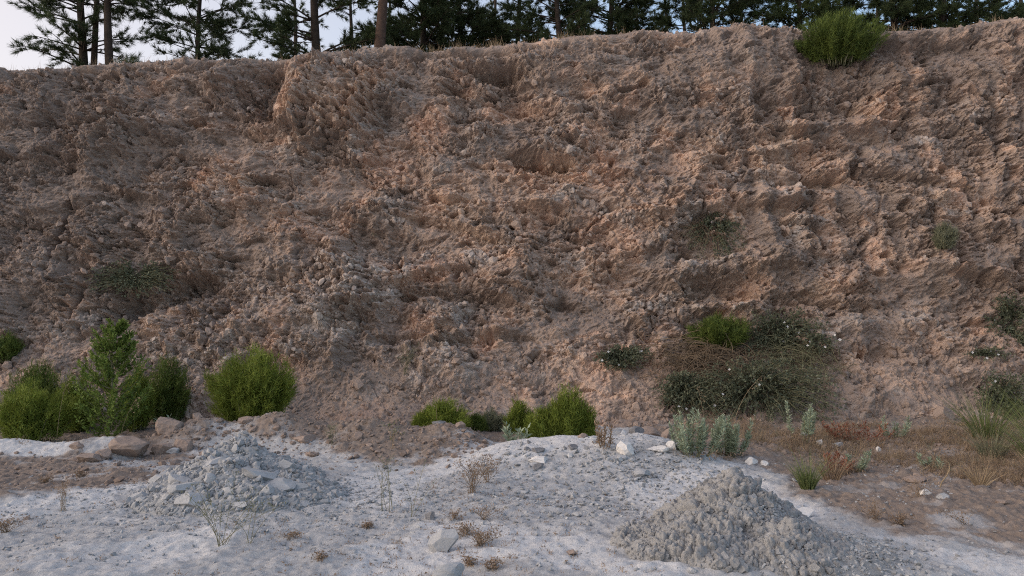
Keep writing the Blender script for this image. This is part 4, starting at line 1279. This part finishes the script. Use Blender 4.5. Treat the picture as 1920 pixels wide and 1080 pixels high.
# ------------------------------------------------------------------ the pines on top
def pine(px, Y, trunk_px, label, crown_px=110, zlow=0.15, H=6.0, lean=0.0, seed=1, mat=None, bark=None, dens=1.0, Lexp=1.0, twin=False, name='pine_tree', asym=0.0, up=0.35, step=0.36, nw=0.013, fork=0.0):
    r = np.random.default_rng(seed)
    mat = mat or M_NEEDLE; bark = bark or M_BARK
    s = Y / FPX
    x = (px - 960) * s
    c = np.array([x, Y, plateau_z(x, Y) - 0.12])
    t = empty(name, c, label, 'pine tree', 'pines along the top of the cliff')
    b_ = Geo()
    rt = trunk_px * s / 2
    hh = np.linspace(0, 1, 12)
    def trunk_pos(f):
        return np.stack([lean * f * H + 0.06 * np.sin(f * 7 + seed), 0.05 * np.sin(f * 5 + seed * 2), f * H], -1)
    tp = trunk_pos(hh)
    b_.tube(tp, rt * (1.12 * (1 - hh) ** 0.8 + 0.06) * (1 + 0.35 * np.exp(-hh * 30)), 9)
    if twin:
        b_.tube(tp + np.stack([0.06 + 0.10 * np.exp(-hh * 6) + hh * 0.7, hh * 0.1, 0 * hh], 1), rt * 0.75 * (1 - hh) ** 0.8 + 0.01, 8)
    R_ = crown_px * s
    P, Dr = [], []
    z = zlow
    while z < H * 0.97:
        f = z / H
        hid = 1.0 if z < 2.6 else 0.55
        nl = max(2, int(r.poisson(6.0 * dens * hid)))
        prof_ = (0.65 + 0.35 * sst(zlow, zlow + 0.7, z)) * (1 - f) ** 0.7 * 1.05 + 0.06
        for _ in range(nl):
            a = r.uniform(0, 2 * np.pi)
            ln = R_ * prof_ * r.uniform(0.55, 1.12) * (1 - asym * math.cos(a))
            p0 = trunk_pos(np.array([min(1, f + r.normal() * 0.012)]))[0]
            dirv = np.array([math.cos(a), math.sin(a), 0])
            rise = r.uniform(0.0, up + 0.2)
            p1 = p0 + dirv * ln * 0.55 + np.array([0, 0, ln * rise * 0.55])
            p2 = p0 + dirv * ln + np.array([0, 0, ln * (rise * 0.7 - 0.02)])
            b_.tube(bez(p0, p1, p2, np.linspace(0, 1, 6)), np.linspace(max(0.010, rt * 0.30) * (1 - f * 0.5), 0.005, 6), 5)
            ntw = max(3, int(ln / 0.12 * hid + 1))
            for q in np.concatenate([[1.0], r.uniform(0.22, 1.0, ntw)]):
                o0 = bez(p0, p1, p2, np.array([q]))[0]
                sa = a + r.choice([-1, 1]) * r.uniform(0.3, 1.1) * (q < 1)
                tl = (0.16 + 0.38 * ln * (1 - q) ** 0.7 * 0.6) * r.uniform(0.7, 1.3)
                td = unit(np.array([math.cos(sa), math.sin(sa), r.normal() * 0.45 + 0.05]))
                o1 = o0 + td * tl
                if z < 2.6:
                    b_.tube([o0, (o0 + o1) / 2 + [0, 0, -0.015], o1], [0.006, 0.004, 0.003], 3)
                m = max(2, int(tl / 0.085))
                for u in np.linspace(0.35, 1.0, m):
                    P.append(o0 + (o1 - o0) * u); Dr.append(unit(td + np.array([0, 0, 0.25])))
        z += step * r.uniform(0.7, 1.25) * (1 if z < 2.6 else 1.3)
    P = np.array(P); Dr = np.array(Dr)
    K = 30
    p = np.repeat(P, K, 0) + r.normal(size=(len(P) * K, 3)) * 0.014
    d = np.repeat(Dr, K, 0) + r.normal(size=(len(P) * K, 3)) * 0.50
    g = Geo()
    g.needles(p, d, r.uniform(0.09, 0.17, len(p)), nw)
    b_.build('trunk', bark, t, True)
    g.build('crown', mat, t)
    return t

NP0 = 0
pine(141, 16.2, 15, 'leftmost pine, with a twin trunk and airy branches reaching left', crown_px=105, nw=0.009, seed=1, twin=True, dens=0.9, asym=0.0, zlow=0.1)
pine(195, 15.6, 14, 'straight bare pine trunk right beside the twin trunked pine', crown_px=130, zlow=1.9, seed=2, dens=1.0)
pine(366, 16.6, 9, 'slim pine with a spreading crown, alone against the sky at left', crown_px=125, nw=0.010, seed=3, zlow=0.45, dens=1.1, up=0.5)
pine(600, 16.2, 16, 'pine with a dark trunk leaning left beside the bare reddish trunk', crown_px=130, seed=4, lean=-0.10, dens=0.9, zlow=0.15)
pine(712, 15.6, 19, 'thick bare reddish pine trunk, widest of all on the rim', crown_px=150, zlow=1.9, seed=5, bark=M_REDBARK)
pine(786, 17.6, 12, 'dense dark pine right behind the bare reddish trunk', crown_px=120, seed=6, dens=1.35, zlow=0.1)
pine(862, 18.4, 12, 'dense dark pine left of the gap with bright sky', crown_px=120, seed=7, dens=1.2, zlow=0.1)
pine(1048, 16.8, 10, 'slim pine with low forked limbs standing clear on the rim near the middle', crown_px=105, seed=8, dens=0.75, zlow=0.35, up=0.7)
pine(975, 19.0, 10, 'thin airy pine left of the slim forked one', crown_px=100, seed=9, dens=0.8)
pine(1150, 18.0, 11, 'dense dark pine right of the slim forked one', crown_px=105, seed=10, dens=1.3, zlow=0.1)
pine(1250, 19.2, 7, 'young pale pine in the bright gap', crown_px=70, seed=11, dens=0.7, mat=M_NEEDLELT, H=4.5)
pine(1338, 17.2, 10, 'low spreading pine with flat branches between two sky gaps', crown_px=125, seed=12, dens=1.0, zlow=0.2)
pine(1505, 17.0, 9, 'lighter green pine behind the rim bush', crown_px=85, seed=13, dens=1.3, mat=M_NEEDLELT)
pine(1600, 18.5, 9, 'dark pine just right of the rim bush', crown_px=80, seed=14, dens=1.2)
pine(1690, 17.0, 12, 'densest darkest pine at right, a solid wall of needles', crown_px=95, seed=15, dens=1.9, zlow=0.05)
pine(1787, 17.2, 13, 'airy pine with a thick dark trunk at right', crown_px=90, seed=16, dens=0.7, zlow=0.3)
pine(1880, 17.8, 11, 'dense pine near the right edge', crown_px=90, seed=17, dens=1.35, zlow=0.1)
far = [(545, 21.5, 1.1), (655, 22.0, 1.4), (730, 23.0, 1.5), (830, 22.5, 1.5), (925, 23.0, 1.2), (1095, 22.0, 1.4), (1195, 23.0, 1.3), (1290, 24.0, 0.8), (1400, 23.0, 1.0), (1560, 22.5, 1.4), (1660, 22.0, 1.6), (1735, 23.0, 1.5), (1840, 22.5, 1.2), (1930, 22.0, 1.4)]
where = ['between the slim left pine and the leaning trunk', 'behind the bare reddish trunk on its left', 'behind the bare reddish trunk on its right', 'between the two dense dark pines', 'beneath the bright gap left of centre',
         'behind the slim forked pine on its right', 'behind the dense pine right of centre', 'in the bright gap right of centre', 'behind the low spreading pine', 'behind the rim bush', 'left behind the darkest pine', 'right behind the darkest pine', 'right of the airy thick trunked pine', 'at the very right edge']
for k, (px, Y, dn) in enumerate(far):
    pine(px, Y, 10, 'pine in the back row, ' + where[k], crown_px=75, seed=30 + k, dens=dn * 0.5, zlow=0.1, H=6.5, step=0.42, nw=0.014)
# shrubs on the rim
sh = 'small shrubs on the rim at left'
for px, Y, wpx, hpx, lab, sd_ in ((236, 15.2, 46, 36, 'small bushy shrub on the rim right of the bare trunk', 171), (292, 15.4, 52, 24, 'low dark shrub on the rim left of the slim pine', 172),
                                  (330, 15.6, 50, 24, 'low dark shrub touching the slim pine foot', 173), (410, 15.5, 50, 18, 'pale low shrub on the rim right of the slim pine', 174)):
    s_ = Y / FPX; x_ = (px - 960) * s_
    c = np.array([x_, Y, plateau_z(x_, Y) - 0.05])
    broom(c, wpx * s_ / 2, wpx * s_ / 2, hpx * s_ + 0.15, M_NEEDLE, lab, npl=45, per=30, seed=sd_, group=sh, name='rim_shrub', nl=0.10, nw=0.012, lobes=0.6)
